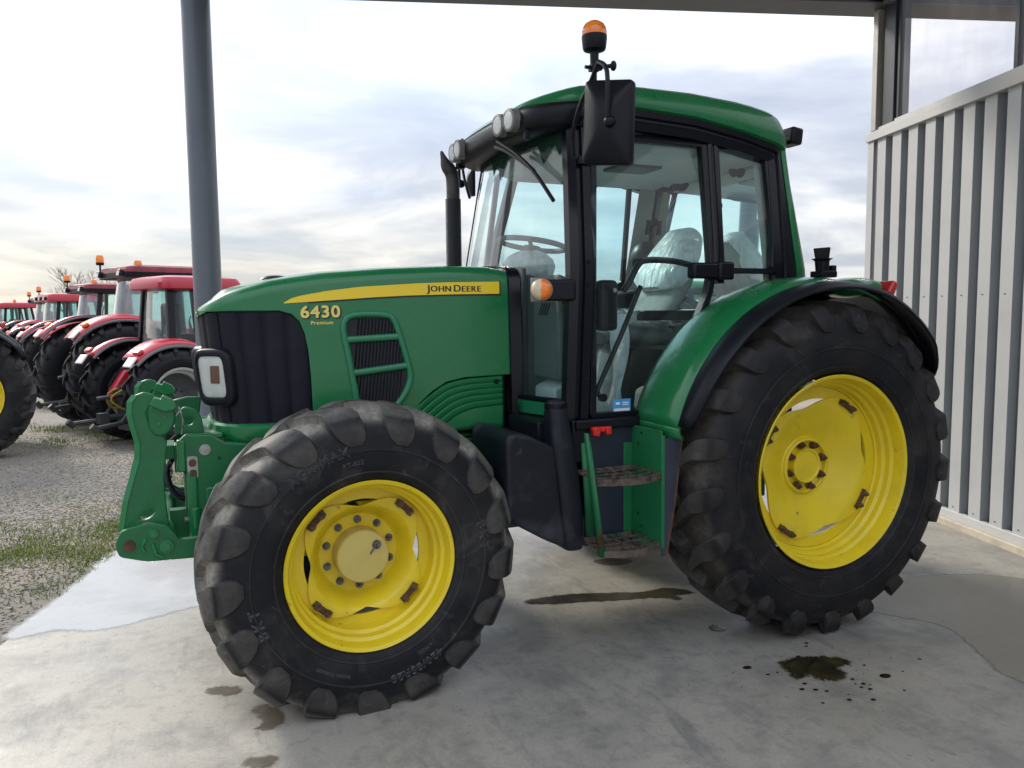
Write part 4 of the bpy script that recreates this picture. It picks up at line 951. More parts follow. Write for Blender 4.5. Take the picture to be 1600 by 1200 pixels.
mb = MB(); P_ = []; slab(mb, [(-.17, 1.99), (-.15, 2.03), (-.11, 2.13), (-.08, 2.19), (-.07, 2.205)], [.10, .17, .18, .14, .06], [.03, .10, .12, .09, .02]); mb.grid(P_, True); part('headrest', mb, mat('tan_grey_headrest', (.20, .185, .145), .9), seat, 60)
mb = MB(); P_ = []; slab(mb, [(-.42, 1.60), (-.40, 1.66), (-.33, 1.77), (-.21, 1.93), (-.15, 2.00), (-.13, 2.03)], [.12, .22, .25, .24, .19, .10], [.03, .08, .10, .10, .08, .02]); mb.grid(P_, True); part('seat_backrest', mb, SEATCLOTH, seat, 60)
mb = MB(); P_ = []; slab(mb, [(-.36, 1.90), (-.30, 1.94), (-.22, 2.02), (-.15, 2.13), (-.09, 2.225), (-.05, 2.2)], [.12, .25, .25, .22, .18, .10], [.02, .17, .19, .17, .14, .04]); mb.grid(P_, True); part('seat_cover', mb, FILM, seat, 60)
mb = MB(); P = []
for i, y in enumerate(np.linspace(-.32, .30, 24)):
    P.append([(-.72-.02*math.sin(i*1.7)+q*(-.10)+.03*math.sin(i*.9+q*5), y*(1+.1*q)-.10*q, 1.74-.54*q) for q in np.linspace(0, 1, 8)])
mb.grid(P); mb.grid([[(-.72+.4*q, y, 1.745-.06*q+.03*math.sin(i*1.3+q*6)) for q in np.linspace(0, 1, 6)] for i, y in enumerate(np.linspace(-.32, .30, 16))]); part('plastic_drape', mb, FILM, seat, 60)
mb = MB(); mb.box(-.60, -.25, -.18, .18, 1.2, 1.52); mb.box(-.62, -.2, -.36, -.27, 1.70, 1.76); mb.tube([(-.25, -.31, 1.73), (-.2, -.31, 1.5), (-.3, -.2, 1.4)], .025, 8); part('seat_base', mb, BLACK, seat, 30, .02)
mb = MB(); mb.box(-.95, -.15, .32, .62, 1.2, 1.78); mb.prism([(-1.02, 1.92), (-.95, 2.02), (-.90, 2.02), (-.90, 1.78), (-1.0, 1.78)], .34, .58); mb.obox((-.93, .40, 2.06), (.05, .04, .12)); mb.obox((-.86, .46, 2.03), (.03, .03, .10)); part('side_console', mb, GREYTRIM, T, 30, .03)
mb = MB(); mb.box(-.30, .04, -.66, .66, 1.2, 1.55); mb.prism([(-.80, 1.2), (-.78, 1.33), (-.60, 1.36), (-.42, 1.62), (-.1, 1.75), (-.1, 1.2)], -.74, -.50); part('rear_bulkhead', mb, LINER, T, 30, .03)
# headliner with console vents
mb = MB(); L_ = [rloop(i_, (lambda x, z_=z_: z_), x0=-1.27, rf=.2, bow=.0) for i_, z_ in ((.08, 2.70), (.10, 2.64), (.15, 2.612), (.25, 2.65), (.50, 2.655))]
mb.grid(L_, True); n0 = len(L_[0]); mb.f.append(tuple(4*n0+i for i in range(n0))); mb.mi.append(0); hl = part('headliner', mb, LINER, T, 50)
mb = MB(); mb.obox((-.60, .48, 2.608), (.22, .12, .02), rx=.3); part('roof_vent', mb, BLACK, hl, 30, .006)
mb = MB(); mb.obox((-.45, .05, 2.648), (.30, .22, .02)); part('roof_hatch', mb, GREYTRIM, hl, 30, .006)
# rear window, wiper, catches
mb = MB(); mb.grid([[(.085-.03*(1-k), y, z) for y in np.linspace(-.66, .66, 5)] for k, z in zip(np.linspace(0, 1, 3), (1.55, 2.1, 2.68))]); rwn = part('rear_window', mb, GLASS, T, 0)
mb = MB()
for sy in (-1, 1): mb.tube([(.085, sy*.685, 1.9), (.09, sy*.60, 2.66)], .014, 6)
mb.tube([(.09, -.62, 2.655), (.09, .62, 2.655)], .016, 6); mb.tube([(.085, -.68, 1.57), (.085, .68, 1.57)], .02, 6); part('rear_window_frame', mb, BLACK_TRIM, rwn)
mb = MB(); mb.tube([(.12, .16, 2.66), (.115, .42, 2.49), (.10, .70, 2.28)], .010, 6); mb.tube([(.11, .26, 2.655), (.105, .60, 2.37)], .008, 6); part('rear_wiper', mb, BLACK, rwn)
mb = MB(); mb.ball((.06, .30, 2.625), (.03, .07, .05)); mb.ball((.06, .44, 2.63), (.03, .06, .045)); mb.ball((.06, -.30, 2.62), (.03, .04, .05)); mb.ball((.05, .62, 2.40), (.03, .03, .03)); mb.obox((.03, .62, 2.36), (.03, .05, .10)); part('rear_window_catch', mb, BLACK, rwn, 50)
mb = MB(); mb.ball((-.05, .52, 2.13), (.10, .12, .12)); part('monitor', mb, BLACK, T, 50)
mb = MB(); mb.ball((-.145, -.02, 2.60), (.001, .001, .001), 4, 3)
# ------------------------------------------------------------------ fenders
def fender(sg):
    fd = empty('rear_fender', T)
    R = .978; cz = .930
    def arc(a, r): return (r*math.cos(a), cz+r*math.sin(a))
    A = np.linspace(math.radians(164.5), math.radians(66), 36)
    # flat-topped section: inner edge near the cab, crowned, rolled outer edge
    sec = [(.74, -.012), (.80, .012), (.88, .020), (.97, .020), (1.06, .012), (1.115, -.004), (1.135, -.022), (1.132, -.034)]
    P = []
    for a in A:
        k = max(0, math.cos(a)+.1)
        P.append([(arc(a, R+dr)[0], sg*y, arc(a, R+dr)[1]) for y, dr in sec])
    mb = MB(); mb.grid(P); part('fender_shell', mb, GREEN, fd, 50, solid=.006)
    # rounded lower front end of the shell
    mb = MB(); P = []
    for q in np.linspace(0, 1, 6):
        a = A[0]+.055*q; P.append([(arc(a, R+dr-.03*q*q)[0], sg*(y if y > .9 else y+.03*q*q), arc(a, R+dr-.03*q*q)[1]) for y, dr in sec])
    mb.grid(P); part('fender_toe', mb, GREEN, fd, 50, solid=.006)
    # black lip outside it, running on to the back
    B = np.linspace(math.radians(164), math.radians(30), 46); P = []
    for i, a in enumerate(B):
        t = i/45; w = interp(t, [0, .06, .2, .6, .9, .97, 1], [.055, .10, .125, .135, .12, .075, .03]); rr = R+interp(t, [0, .7, .9, 1], [0, 0, -.02, -.05])
        P.append([(arc(a, rr+dr)[0], sg*y, arc(a, rr+dr)[1]) for y, dr in ((1.128, -.016), (1.140, -.012), (1.14+w*.45, -.010), (1.14+w*.85, -.020), (1.14+w, -.040), (1.14+w*.98, -.050))])
    mb = MB(); mb.grid(P); part('fender_lip', mb, BLACK, fd, 50, solid=.007)
    B2 = np.linspace(math.radians(70), math.radians(30), 16); P = []
    for i, a in enumerate(B2):
        rr = R-.012-interp(i, [0, 12, 15], [0, .01, .03]); P.append([(arc(a, rr+dr)[0], sg*y, arc(a, rr+dr)[1]) for y, dr in ((.74, -.02), (.9, .0), (1.05, .0), (1.15, -.005))])
    mb = MB(); mb.grid(P); part('rear_mudguard', mb, BLACK, fd, 50, solid=.007)
    # inner wall between fender and cab, and side closing panel
    mb = MB(); P = [[(arc(a, r)[0], sg*.745, arc(a, r)[1]) for r in (R-.012, R-.45)] for a in A]; mb.grid(P); part('fender_inner_wall', mb, BLACK, fd, 50, solid=.006)
    # tail light on a green hump
    mb = MB(); mb.ball((.36, sg*.95, 1.872), (.19, .15, .06), 16, 10); part('lamp_hump', mb, GREEN, fd, 60)
    mb = MB(); mb.obox((.545, sg*.98, 1.868), (.05, .20, .085), ry=.5); part('tail_light', mb, REDLENS, fd, 40, .015)
    # socket bracket on top
    if sg > 0: return
    mb = MB(); mb.obox((.125, sg*.98, 1.945), (.11, .09, .035)); mb.tube([(.115, sg*.98, 1.955), (.112, sg*.98, 2.02), (.112, sg*.98, 2.03)], [.036, .040, .060], 10); mb.tube([(.112, sg*.98, 2.028), (.108, sg*.98, 2.088)], [.050, .062], 4); mb.obox((.185, sg*.97, 1.975), (.03, .06, .04)); part('trailer_socket', mb, BLACK, fd, 30, .006)
fender(-1); fender(1)
mb = MB(); mb.obox((.262, -.56, 2.772), (.085, .12, .10), ry=.12); mb.obox((.205, -.52, 2.76), (.06, .04, .04)); part('rear_work_light', mb, BLACK, T, 30, .016)
mb = MB(); mb.obox((.262, .56, 2.772), (.085, .12, .10), ry=.12); part('rear_work_light', mb, BLACK, T, 30, .016)

# ------------------------------------------------------------------ fuel tank
mb = MB(); mb.prism(roundpoly([(-1.735, 1.140), (-1.700, 1.190), (-1.60, 1.165), (-1.50, 1.115), (-1.40, 1.08), (-1.385, .612), (-1.44, .602), (-1.52, .640), (-1.73, .765)], .03, 3), -.90, -.42); tk = part('fuel_tank', mb, BLACK_ROUGH, T, 40, .045, 4)
P = []
mb = MB()
for z, x0, x1, y0, y1 in ((1.292, -1.497, -1.398, -.905, -.80), (1.27, -1.498, -1.396, -.910, -.795), (1.12, -1.492, -1.372, -.920, -.76), (.95, -1.472, -1.348, -.932, -.72), (.75, -1.448, -1.330, -.935, -.70), (.62, -1.430, -1.318, -.930, -.70), (.578, -1.415, -1.325, -.915, -.72)):
    P.append([(x, y, z) for x, y in roundpoly([(x0, y0), (x1, y0), (x1, y1), (x0, y1)], .045, 4)])
mb.grid(P, True); n = len(P[0]); mb.f += [tuple(range(n)), tuple(range((len(P)-1)*n, len(P)*n))[::-1]]; mb.mi += [0, 0]; part('filler_column', mb, BLACK_ROUGH, tk, 45, .008)
mb = MB(); mb.tube([(-1.447, -.852, 1.285), (-1.447, -.852, 1.312), (-1.447, -.852, 1.322)], [.052, .052, .044], 26)
for k in range(26): 
    a = 2*PI*k/26; mb.obox((-1.447+.053*math.cos(a), -.852+.053*math.sin(a), 1.298), (.008, .006, .026), rz=a)
part('filler_cap', mb, BLACK, tk, 40)

# ------------------------------------------------------------------ access steps
stp = empty('access_step', T)
mb = MB(); mb.box(-1.270, -.985, -.815, -.79, .56, 1.20); part('step_back_panel', mb, PANELBLUE, stp, 30, .004)
mb = MB(); mb.add([(-1.392, -1.078, 1.185), (-1.318, -1.078, .585), (-1.318, -1.040, .585), (-1.392, -1.040, 1.185)], [(0, 1, 2, 3)]); mb.add([(-1.392, -1.080, 1.185), (-1.318, -1.080, .585), (-1.300, -1.080, .585), (-1.374, -1.080, 1.10)], [(0, 1, 2, 3)]); part('step_side_plate', mb, GREEN_RUST, stp, 30, solid=.006)
mb = MB(); mb.add([(-1.300, -.835, 1.10), (-1.268, -.835, .60), (-1.225, -.835, .60), (-1.258, -.835, 1.10)], [(0, 1, 2, 3)]); part('step_back_flange', mb, GREEN_RUST, stp, 30, solid=.006)
mb = MB(); mb.box(-.990, -.983, -1.085, -.81, .575, 1.172); mb.box(-1.040, -.990, -.820, -.812, .575, 1.08); mb.box(-.990, -.972, -1.090, -1.083, .59, 1.15); sp_ = part('step_side_plate', mb, GREEN_RUST, stp, 30, .002)
mb = MB(); mb.prism([(-1.12, 1.175), (-.990, 1.172), (-.990, 1.03), (-1.05, 1.04)], -.812, -.806); part('step_gusset', mb, GREEN_RUST, stp)
mb = MB()
for z in (1.14, 1.08, .96, .88, .72, .66): mb.cyl((-.993, -.88-.03*((z*50) % 2), z), (-.9895, -.88-.03*((z*50) % 2), z), .007, n=8)
part('step_hole', mb, DECAL_K, stp)
def tread(z, xa, xb):
    t = MB(); yb = -.83
    front = [(xa+(xb-xa)*q, -1.085-.055*math.sin(PI*q), z) for q in np.linspace(0, 1, 13)]
    # rim band
    t.grid([[(x, y, zz-.028), (x, y, zz+.004), (x, y+.012, zz+.004), (x, y+.012, zz-.028)] for x, y, zz in front], True)
    t.box(xa, xb, yb-.012, yb, z-.02, z+.003)
    for q in (.25, .5, .75):                # long bars
        t.grid([[(x, y+(yb-y)*q, z-.006), (x, y+(yb-y)*q, z+.001), (x, y+(yb-y)*q+.005, z+.001), (x, y+(yb-y)*q+.005, z-.006)] for x, y, zz in front], True)
    for q in (.02, .35, .5, .66, .98):
        x = xa+(xb-xa)*q; t.box(x-.003, x+.003, -1.085-.055*math.sin(PI*q)+.005, yb, z-.006, z+.003)
    part('step_tread', t, RUST_TREAD, stp, 30)
tread(.962, -1.350, -.993); tread(.612, -1.312, -.993)
mb = MB(); mb.obox((-1.205, -.865, 1.168), (.10, .03, .022)); mb.obox((-1.232, -.872, 1.158), (.035, .03, .045), ry=.2); mb.obox((-1.166, -.872, 1.160), (.030, .03, .040)); mb.cyl((-1.20, -.88, 1.165), (-1.20, -.89, 1.165), .012, n=8); part('red_latch', mb, RED_PLASTIC, stp, 30, .005)
mb = MB(); mb.prism([(-.985, 1.135), (-.872, 1.140), (-.915, .80), (-.962, .545), (-.985, .545)], -1.088, -1.080); gp = part('side_shield', mb, GREYPLATE, T, 30)
mb = MB(); mb.tube([(-.870, -1.084, 1.14), (-.913, -1.084, .80), (-.960, -1.084, .545)], .008, 6); part('shield_edge', mb, RUST, gp)
mb = MB(); mb.box(-1.32, -.95, -.79, -.40, .70, 1.05); part('battery_box', mb, BLACK, T, 30, .02)

# ------------------------------------------------------------------ front linkage
fl = empty('front_linkage', T)
ARM = [(-3.343, 1.320), (-3.340, 1.375), (-3.318, 1.404), (-3.285, 1.416), (-3.250, 1.406), (-3.232, 1.384), (-3.236, 1.366), (-3.262, 1.350), (-3.276, 1.320), (-3.262, 1.262), (-3.222, 1.235), (-3.196, 1.187), (-3.215, 1.02), (-3.214, .93), (-3.205, .82), (-3.185, .755), (-3.30, .74), (-3.402, .800), (-3.378, .93), (-3.322, 1.115), (-3.318, 1.190), (-3.335, 1.262)]
for sg in (-1, 1):
    mb = MB(); y = sg*.415; mb.prism(ARM, y-.016, y+.016); arm_ = part('lift_arm', mb, GREEN_CAST, fl, 40, .012, 3)
    mb = MB(); E_ = [(-3.400, .800), (-3.376, .93), (-3.320, 1.115), (-3.316, 1.190), (-3.333, 1.262), (-3.343, 1.32), (-3.338, 1.375), (-3.316, 1.403)]
    mb.grid([[(x+.010, y-.019, z), (x-.012, y-.004, z), (x-.012, y+.03, z)] for x, z in E_]); part('arm_flange', mb, GREEN, fl, 0, solid=.004)
    # hook jaw with its catch
    mb = MB(); mb.prism(roundpoly([(-3.268, 1.352), (-3.225, 1.376), (-3.175, 1.364), (-3.152, 1.318), (-3.160, 1.262), (-3.190, 1.220), (-3.232, 1.212), (-3.268, 1.245)], .02, 3), y-.028, y+.028); part('hook_jaw', mb, GREEN_CAST, fl, 40, .012, 3)
    mb = MB(); mb.prism([(-3.262, 1.362), (-3.24, 1.392), (-3.215, 1.384), (-3.205, 1.40), (-3.165, 1.378), (-3.15, 1.35), (-3.16, 1.335), (-3.20, 1.330)], y-.052, y+.012); mb.cyl((-3.20, y-.03, 1.30), (-3.20, y-.034, 1.30), .008, n=8); mb.cyl((-3.225, y-.03, 1.27), (-3.225, y-.034, 1.27), .008, n=8); part('hook_catch', mb, GREEN, fl, 40, .008)
    mb = MB(); mb.prism(roundpoly([(-3.425, .755), (-3.398, .812), (-3.30, .834), (-3.215, .820), (-3.178, .775), (-3.165, .745), (-3.10, .745), (-2.85, .76), (-2.85, .655), (-3.10, .652), (-3.30, .660), (-3.412, .695)], .02, 3), y-.065, y-.028); mb.prism([(-3.41, .72), (-3.36, .81), (-3.30, .81), (-3.3, .68), (-3.38, .68)], y+.025, y+.06); part('lower_link', mb, GREEN_CAST, fl, 40, .012, 3)
    mb = MB(); mb.tube([(-3.368, y-.065, .742), (-3.368, y-.075, .742)], [.026, .024], 16); part('link_pin', mb, RUST, fl)
    mb = MB()
    for x, z, r in ((-3.268, .785, .022), (-3.218, .722, .032)): mb.tube([(x, y-.062, z), (x, y-.076, z)], [r, r*.9], 18); mb.tube([(x, y-.076, z), (x, y-.082, z)], [r*.62, r*.55], 14)
    mb.tube(cr([(-3.300, y-.066, .765), (-3.318, y-.068, .735), (-3.308, y-.066, .705)], 4), .008, 6); mb.tube([(-3.275, y-.066, .74), (-3.262, y-.068, .690), (-3.235, y-.066, .675)], .009, 6); part('link_boss', mb, GREEN, fl, 40)
    cb = MB(); cb.tube([(-3.292, y-.12, .862), (-3.292, y+.12, .862)], .032 if sg < 0 else .060, 18); cb.v = [(x, yy, .862+(z-.862)*.60+(x+3.292)*.35) for x, yy, z in cb.v]; cut(arm_, cb)
# support casting with plates and bolts
mb = MB()
for sg in (-1, 1):
    y = sg*.34; mb.prism([(-3.150, 1.175), (-3.118, 1.206), (-3.005, 1.200), (-2.945, 1.158), (-2.55, 1.105), (-2.55, .72), (-2.90, .70), (-3.075, .790), (-3.118, .82), (-3.118, 1.03), (-3.165, 1.030)], y-.02, y+.02)
mb.box(-3.13, -2.6, -.33, .33, .84, 1.02); mb.box(-3.10, -2.95, -.33, .33, 1.17, 1.195); sup = part('front_support', mb, GREEN_CAST, fl, 40, .010, 3)
mb = MB(); mb.box(-3.158, -3.12, -.368, -.30, 1.03, 1.18); mb.box(-3.12, -3.075, -.372, -.31, .80, 1.03); mb.tube([(-3.09, -.345, .86), (-3.09, -.345, .70)], [.032, .032], 14); part('support_flange', mb, GREEN, fl, 30, .008)
mb = MB(); hexbolt(mb, (-3.036, -.362, 1.128), .019, .012); mb.tube([(-3.036, -.360, 1.128), (-3.036, -.364, 1.128)], [.027, .026], 18); part('support_bolt', mb, STEEL, fl)
mb = MB(); mb.prism(roundpoly([(-3.116, .998), (-3.070, .998), (-3.070, 1.102), (-3.116, 1.102)], .012, 3), -.366, -.360); pl = part('bolt_plate', mb, STEEL, fl, 30)
mb = MB(); hexbolt(mb, (-3.093, -.365, 1.022), .013, .012); mb.tube([(-3.093, -.365, 1.070), (-3.093, -.372, 1.070)], [.018, .016], 14); part('support_bolt', mb, RUST, fl)
mb = MB(); mb.cyl((-2.975, -.361, 1.085), (-2.975, -.364, 1.085), .008, n=8); part('support_hole', mb, DECAL_K, fl)
# cross shaft, rockshaft brackets, chain
mb = MB(); mb.cyl((-3.22, -.43, .76), (-3.22, .43, .76), .045, n=14); mb.box(-3.20, -3.05, -.30, -.24, .70, .84); mb.box(-3.20, -3.05, .24, .30, .70, .84); part('cross_shaft', mb, GREEN_CAST, fl)
mb = MB(); mb.prism(roundpoly([(-3.165, 1.19), (-3.158, 1.275), (-3.12, 1.322), (-3.065, 1.305), (-3.04, 1.265), (-3.03, 1.19)], .015, 3), -.235, -.20); top_ = part('top_link_bracket', mb, GREEN_CAST, fl, 40, .006)
mb = MB(); mb.prism([(-3.17, 1.33), (-3.10, 1.345), (-3.03, 1.34), (-3.05, 1.20), (-3.10, 1.19)], .02, .05); part('top_link_bracket', mb, GREEN_CAST, fl, 40, .006)
cb = MB(); cb.tube([(-3.098, -.30, 1.252), (-3.098, -.12, 1.252)], .021, 16); cut(top_, cb)
mb = MB(); mb.box(-3.215, -3.165, -.30, -.12, 1.085, 1.15); mb.box(-3.19, -3.10, -.27, -.16, 1.10, 1.13); mb.box(-3.17, -3.15, -.30, -.20, 1.02, 1.15); part('hitch_lug', mb, GREEN_CAST, fl, 30, .005)
mb = MB()
for k in range(5): mb.tube([(-3.188+.004*(k % 2), -.30, 1.075-.016*k), (-3.184, -.30+.006*(k % 2), 1.060-.016*k)], .004, 5)
mb.tube(cr([(-3.140, -.30, 1.33), (-3.125, -.32, 1.27), (-3.132, -.32, 1.20)], 4), .0045, 5); part('chain', mb, BOLT, fl)
mb = MB(); mb.tube([(-3.14, -.33, .80), (-3.02, -.30, .795)], .012, 8); mb.tube([(-3.10, -.28, .86), (-2.98, -.28, .86)], .012, 8); part('hydraulic_pipe', mb, STEEL, fl)
mb = MB(); mb.tube(cr([(-3.10, -.10, 1.15), (-3.20, -.16, 1.02), (-3.17, -.22, .90), (-3.05, -.25, .86)], 5), .014, 8); mb.tube(cr([(-3.12, -.02, 1.18), (-3.24, .04, 1.05), (-3.22, .02, .92), (-3.08, -.06, .84)], 5), .014, 8); part('hydraulic_hose', mb, BLACK, fl, 40)
mb = MB(); mb.box(-3.04, -2.75, -.372, -.355, .86, .95); part('support_rib', mb, GREEN, fl, 30, .006)
for x_, z_ in ((-2.98, .905), (-2.86, .905), (-2.90, 1.06)):
    mb = MB(); hexbolt(mb, (x_, -.373 if z_ < 1 else -.361, z_), .014, .014); part('support_bolt', mb, STEEL, fl)
# ------------------------------------------------------------------ the place: slab, gravel, wall, canopy
WV = Vector((.2959, .9552, 0)); EU = Vector((.9552, -.2959, 0))       # along the wall (away) and across
def B(u, v, z=0.0): return tuple(EU*u+WV*v+Vector((0, 0, z)))
def fz(x, y=0):
    """the slab is not dead level: a 3 cm rise under the rear axle"""
    return .03*max(0, min(1, (x+2.4)/2.4))*(1-max(0, min(1, x/2.2)))
def yard_z(u, v): return -.012-.030*max(0, min(v, 14)-1.0)-.05*max(0, min(1, (-4.3-u)/3))*0
def concrete():
    m = D.materials.new('worn_concrete'); m.use_nodes = True; nt = m.node_tree; N = nt.nodes; L = nt.links; b = N['Principled BSDF']
    tc = N.new('ShaderNodeTexCoord')
    def noise(sc, det=8, rough=.6, dist=0.0, ms=None, loc=(0, 0, 0)):
        n = N.new('ShaderNodeTexNoise'); n.inputs['Scale'].default_value = sc; n.inputs['Detail'].default_value = det; n.inputs['Roughness'].default_value = rough; n.inputs['Distortion'].default_value = dist
        mp = N.new('ShaderNodeMapping'); mp.inputs['Scale'].default_value = ms or (1, 1, 1); mp.inputs['Location'].default_value = loc; mp.inputs['Rotation'].default_value = (0, 0, .35)
        L.new(tc.outputs['Object'], mp.inputs[0]); L.new(mp.outputs[0], n.inputs['Vector']); return n.outputs[0]
    def rng(x, a, c, o0=0., o1=1.):
        r = N.new('ShaderNodeMapRange'); r.inputs[1].default_value = a; r.inputs[2].default_value = c; r.inputs[3].default_value = o0; r.inputs[4].default_value = o1; L.new(x, r.inputs[0]); return r.outputs[0]
    def mix(f, a, c):
        mx = N.new('ShaderNodeMixRGB'); L.new(f, mx.inputs[0])
        for i, k in ((1, a), (2, c)):
            if isinstance(k, tuple): mx.inputs[i].default_value = (*k, 1)
            else: L.new(k, mx.inputs[i])
        return mx.outputs[0]
    c = mix(rng(noise(.55, 6, .6, .3), .38, .62), (.40, .37, .315), (.305, .284, .245))
    c = mix(rng(noise(2.2, 10, .72, .25), .47, .66, 0, .75), c, (.16, .154, .144))
    c = mix(rng(noise(6.5, 10, .75, .3, (1, .22, 1), (3, 1, 0)), .55, .66, 0, .55), c, (.125, .122, .118))
    c = mix(rng(noise(8.0, 10, .78, .3, (1, .3, 1), (9, 4, 0)), .60, .70, 0, .55), c, (.47, .44, .38))
    c = mix(rng(noise(3.6, 6, .6, .8, None, (5, 8, 0)), .64, .72, 0, .5), c, (.29, .25, .20))
    c = mix(rng(noise(85, 5, .75), .35, .72, 0, .42), c, (.14, .14, .14))
    c = mix(rng(noise(26, 3, .5, 0, None, (2, 2, 0)), .70, .76, 0, .6), c, (.10, .095, .085))
    c = mix(rng(noise(14, 4, .6, .1, None, (6, 1, 0)), .54, .66, 0, .35), c, (.15, .142, .13))
    c = mix(rng(noise(20, 3, .6, .1, (1, .18, 1), (2, 9, 0)), .60, .70, 0, .28), c, (.40, .38, .335))
    L.new(c, b.inputs['Base Color'])
    L.new(rng(noise(1.7, 7, .6, 1.0, None, (1, 7, 0)), .35, .7, .62, .38), b.inputs['Roughness'])
    bp = N.new('ShaderNodeBump'); bp.inputs['Strength'].default_value = .22; bp.inputs['Distance'].default_value = .006; L.new(noise(32, 7, .7), bp.inputs['Height']); L.new(bp.outputs[0], b.inputs['Normal'])
    return m
CONC = concrete()
mb = MB(); a, b_, c_, d_ = B(-4.06, -9), B(2.60, -9), B(2.60, 2.75), B(-4.06, 2.75)
mb.add([a, b_, c_, d_]+[(x, y, -.35) for x, y, z in (a, b_, c_, d_)], [(0, 4, 5, 1), (1, 5, 6, 2), (2, 6, 7, 3), (3, 7, 4, 0)])
mb.grid([[(lambda p: (p[0], p[1], fz(p[0]) if -4.06 < u < 2.6 and -9 < v < 2.75 else 0))(B(u, v)) for v in np.linspace(-9, 2.75, 60)] for u in np.linspace(-4.06, 2.6, 60)])
tag(part('concrete_floor', mb, CONC, None, 0), kind='structure')
# yard ground: one sheet to the horizon
GRAV = mat('gravel_ground', (.195, .176, .146), .95, base2=(.26, .21, .15), nscale=.7, nrange=(.45, .62), bump=1.0, bscale=34, base3=(.115, .105, .092), n3scale=34, n3range=(.50, .66), ndet=9)
mb = MB(); P = []
us = [-400, -150, -60, -30, -18, -12, -9, -7, -5.5, -4.6, -4.07, -2, 2, 6, 12, 30, 80, 400]; vs = [-60, -20, -10, -5, -2, 0, 1, 2.5, 4, 6, 8, 10, 12, 14, 20, 40, 90, 200, 600, 1600]
P = [[B(u, v, (yard_z(u, v) if not (-4.06 < u < 2.6 and v < 2.7) else -.30)) for v in vs] for u in us]
mb.grid(P); tag(part('gravel_yard', mb, GRAV, None, 60), kind='structure')
# loose stones near the slab
def scatter_stones(n):
    ico = bmesh.new(); bmesh.ops.create_icosphere(ico, subdivisions=1, radius=1); bv = np.array([v.co[:] for v in ico.verts]); bf = np.array([[v.index for v in f.verts] for f in ico.faces]); ico.free()
    rs = np.random.RandomState(3)
    u = -4.10-np.abs(rs.gamma(1.6, 1.5, n)); v = rs.uniform(-1.6, 9.5, n); u = np.maximum(u, -10.5)
    sz = .0045+.0135*rs.beta(1.4, 4.5, n)
    z = np.array([yard_z(a, c) for a, c in zip(u, v)])+sz*.18
    x = EU.x*u+WV.x*v; y = EU.y*u+WV.y*v
    V = bv[None]*(1+.35*rs.randn(n, len(bv), 1)*.6)*sz[:, None, None]*np.stack([1+.4*rs.rand(n), 1+.2*rs.rand(n), .45+.3*rs.rand(n)], 1)[:, None, :]
    an = rs.rand(n)*2*PI; cs, sn = np.cos(an)[:, None], np.sin(an)[:, None]
    X = V[..., 0]*cs-V[..., 1]*sn+x[:, None]; Y = V[..., 0]*sn+V[..., 1]*cs+y[:, None]; Z = V[..., 2]+z[:, None]
    co = np.stack([X, Y, Z], -1).reshape(-1, 3); fc = (bf[None]+(np.arange(n)*len(bv))[:, None, None]).reshape(-1, 3)
    me = D.meshes.new('gravel'); me.vertices.add(len(co)); me.vertices.foreach_set('co', co.ravel().astype('f')); me.loops.add(fc.size); me.loops.foreach_set('vertex_index', fc.ravel().astype('i')); me.polygons.add(len(fc)); me.polygons.foreach_set('loop_start', np.arange(0, fc.size, 3, dtype='i')); me.polygons.foreach_set('loop_total', np.full(len(fc), 3, dtype='i'))
    mi = np.repeat(rs.choice(3, n, p=[.5, .33, .17]), len(bf)).astype('i')
    for nm, c in (('grey_stone', (.205, .192, .168)), ('tan_stone', (.26, .215, .155)), ('dark_stone', (.13, .122, .112))): me.materials.append(mat(nm, c, .9))
    me.polygons.foreach_set('material_index', mi); me.update(calc_edges=True); me.validate()
    tag(put('gravel', me), kind='stuff')
scatter_stones(42000)
def scatter_grass():
    rs = np.random.RandomState(5); RS_ = np.random.RandomState(9).randn(997, 2)
    cl = [(-4.26, 2.2, .16, 3000), (-4.5, 1.45, .26, 2300), (-5.0, 1.0, .36, 1100), (-4.3, 3.1, .22, 2600), (-4.25, 4.2, .3, 2400), (-5.2, 2.0, .45, 800), (-4.14, 1.0, .10, 1200), (-4.16, .3, .12, 300), (-7.4, 9.6, .5, 1200), (-6.5, 9.2, .7, 1200), (-5.2, 9.9, .6, 700), (-8.6, 10.5, 1.0, 1500)]
    vs, fs, mi = [], [], []
    for cu, cv, s, n in cl:
        for _ in range(n):
            # clumps inside each patch
            k = rs.randint(0, 18); r2 = RS_[(int(abs(cu*100+cv*37))+k*7) % 997]; qu, qv = cu+r2[0]*s, cv+r2[1]*s*1.4
            u, v = qu+rs.randn()*.13, qv+rs.randn()*.15
            if u > -4.08: continue
            x, y, z = B(u, v, yard_z(u, v)); h = rs.uniform(.010, .036)*(2.0 if cv > 8 else 1); a = rs.rand()*2*PI; w = .0045; l = rs.uniform(.2, 1.0)*h
            o = len(vs); dx, dy = math.cos(a), math.sin(a)
            vs += [(x-dy*w, y+dx*w, z-.003), (x+dy*w, y-dx*w, z-.003), (x+dx*l*.5+dy*w*.7, y+dy*l*.5-dx*w*.7, z+h*.65), (x+dx*l, y+dy*l, z+h)]
            fs += [(o, o+1, o+2), (o, o+2, o+3)]; c = rs.choice(2, p=[.7, .3]); mi += [c, c]
    me = D.meshes.new('grass'); me.from_pydata(vs, [], fs); me.materials.append(mat('short_grass', (.16, .215, .030), .7)); me.materials.append(mat('pale_grass', (.25, .25, .07), .7)); me.polygons.foreach_set('material_index', mi)
    tag(put('grass', me), kind='stuff')
scatter_grass()
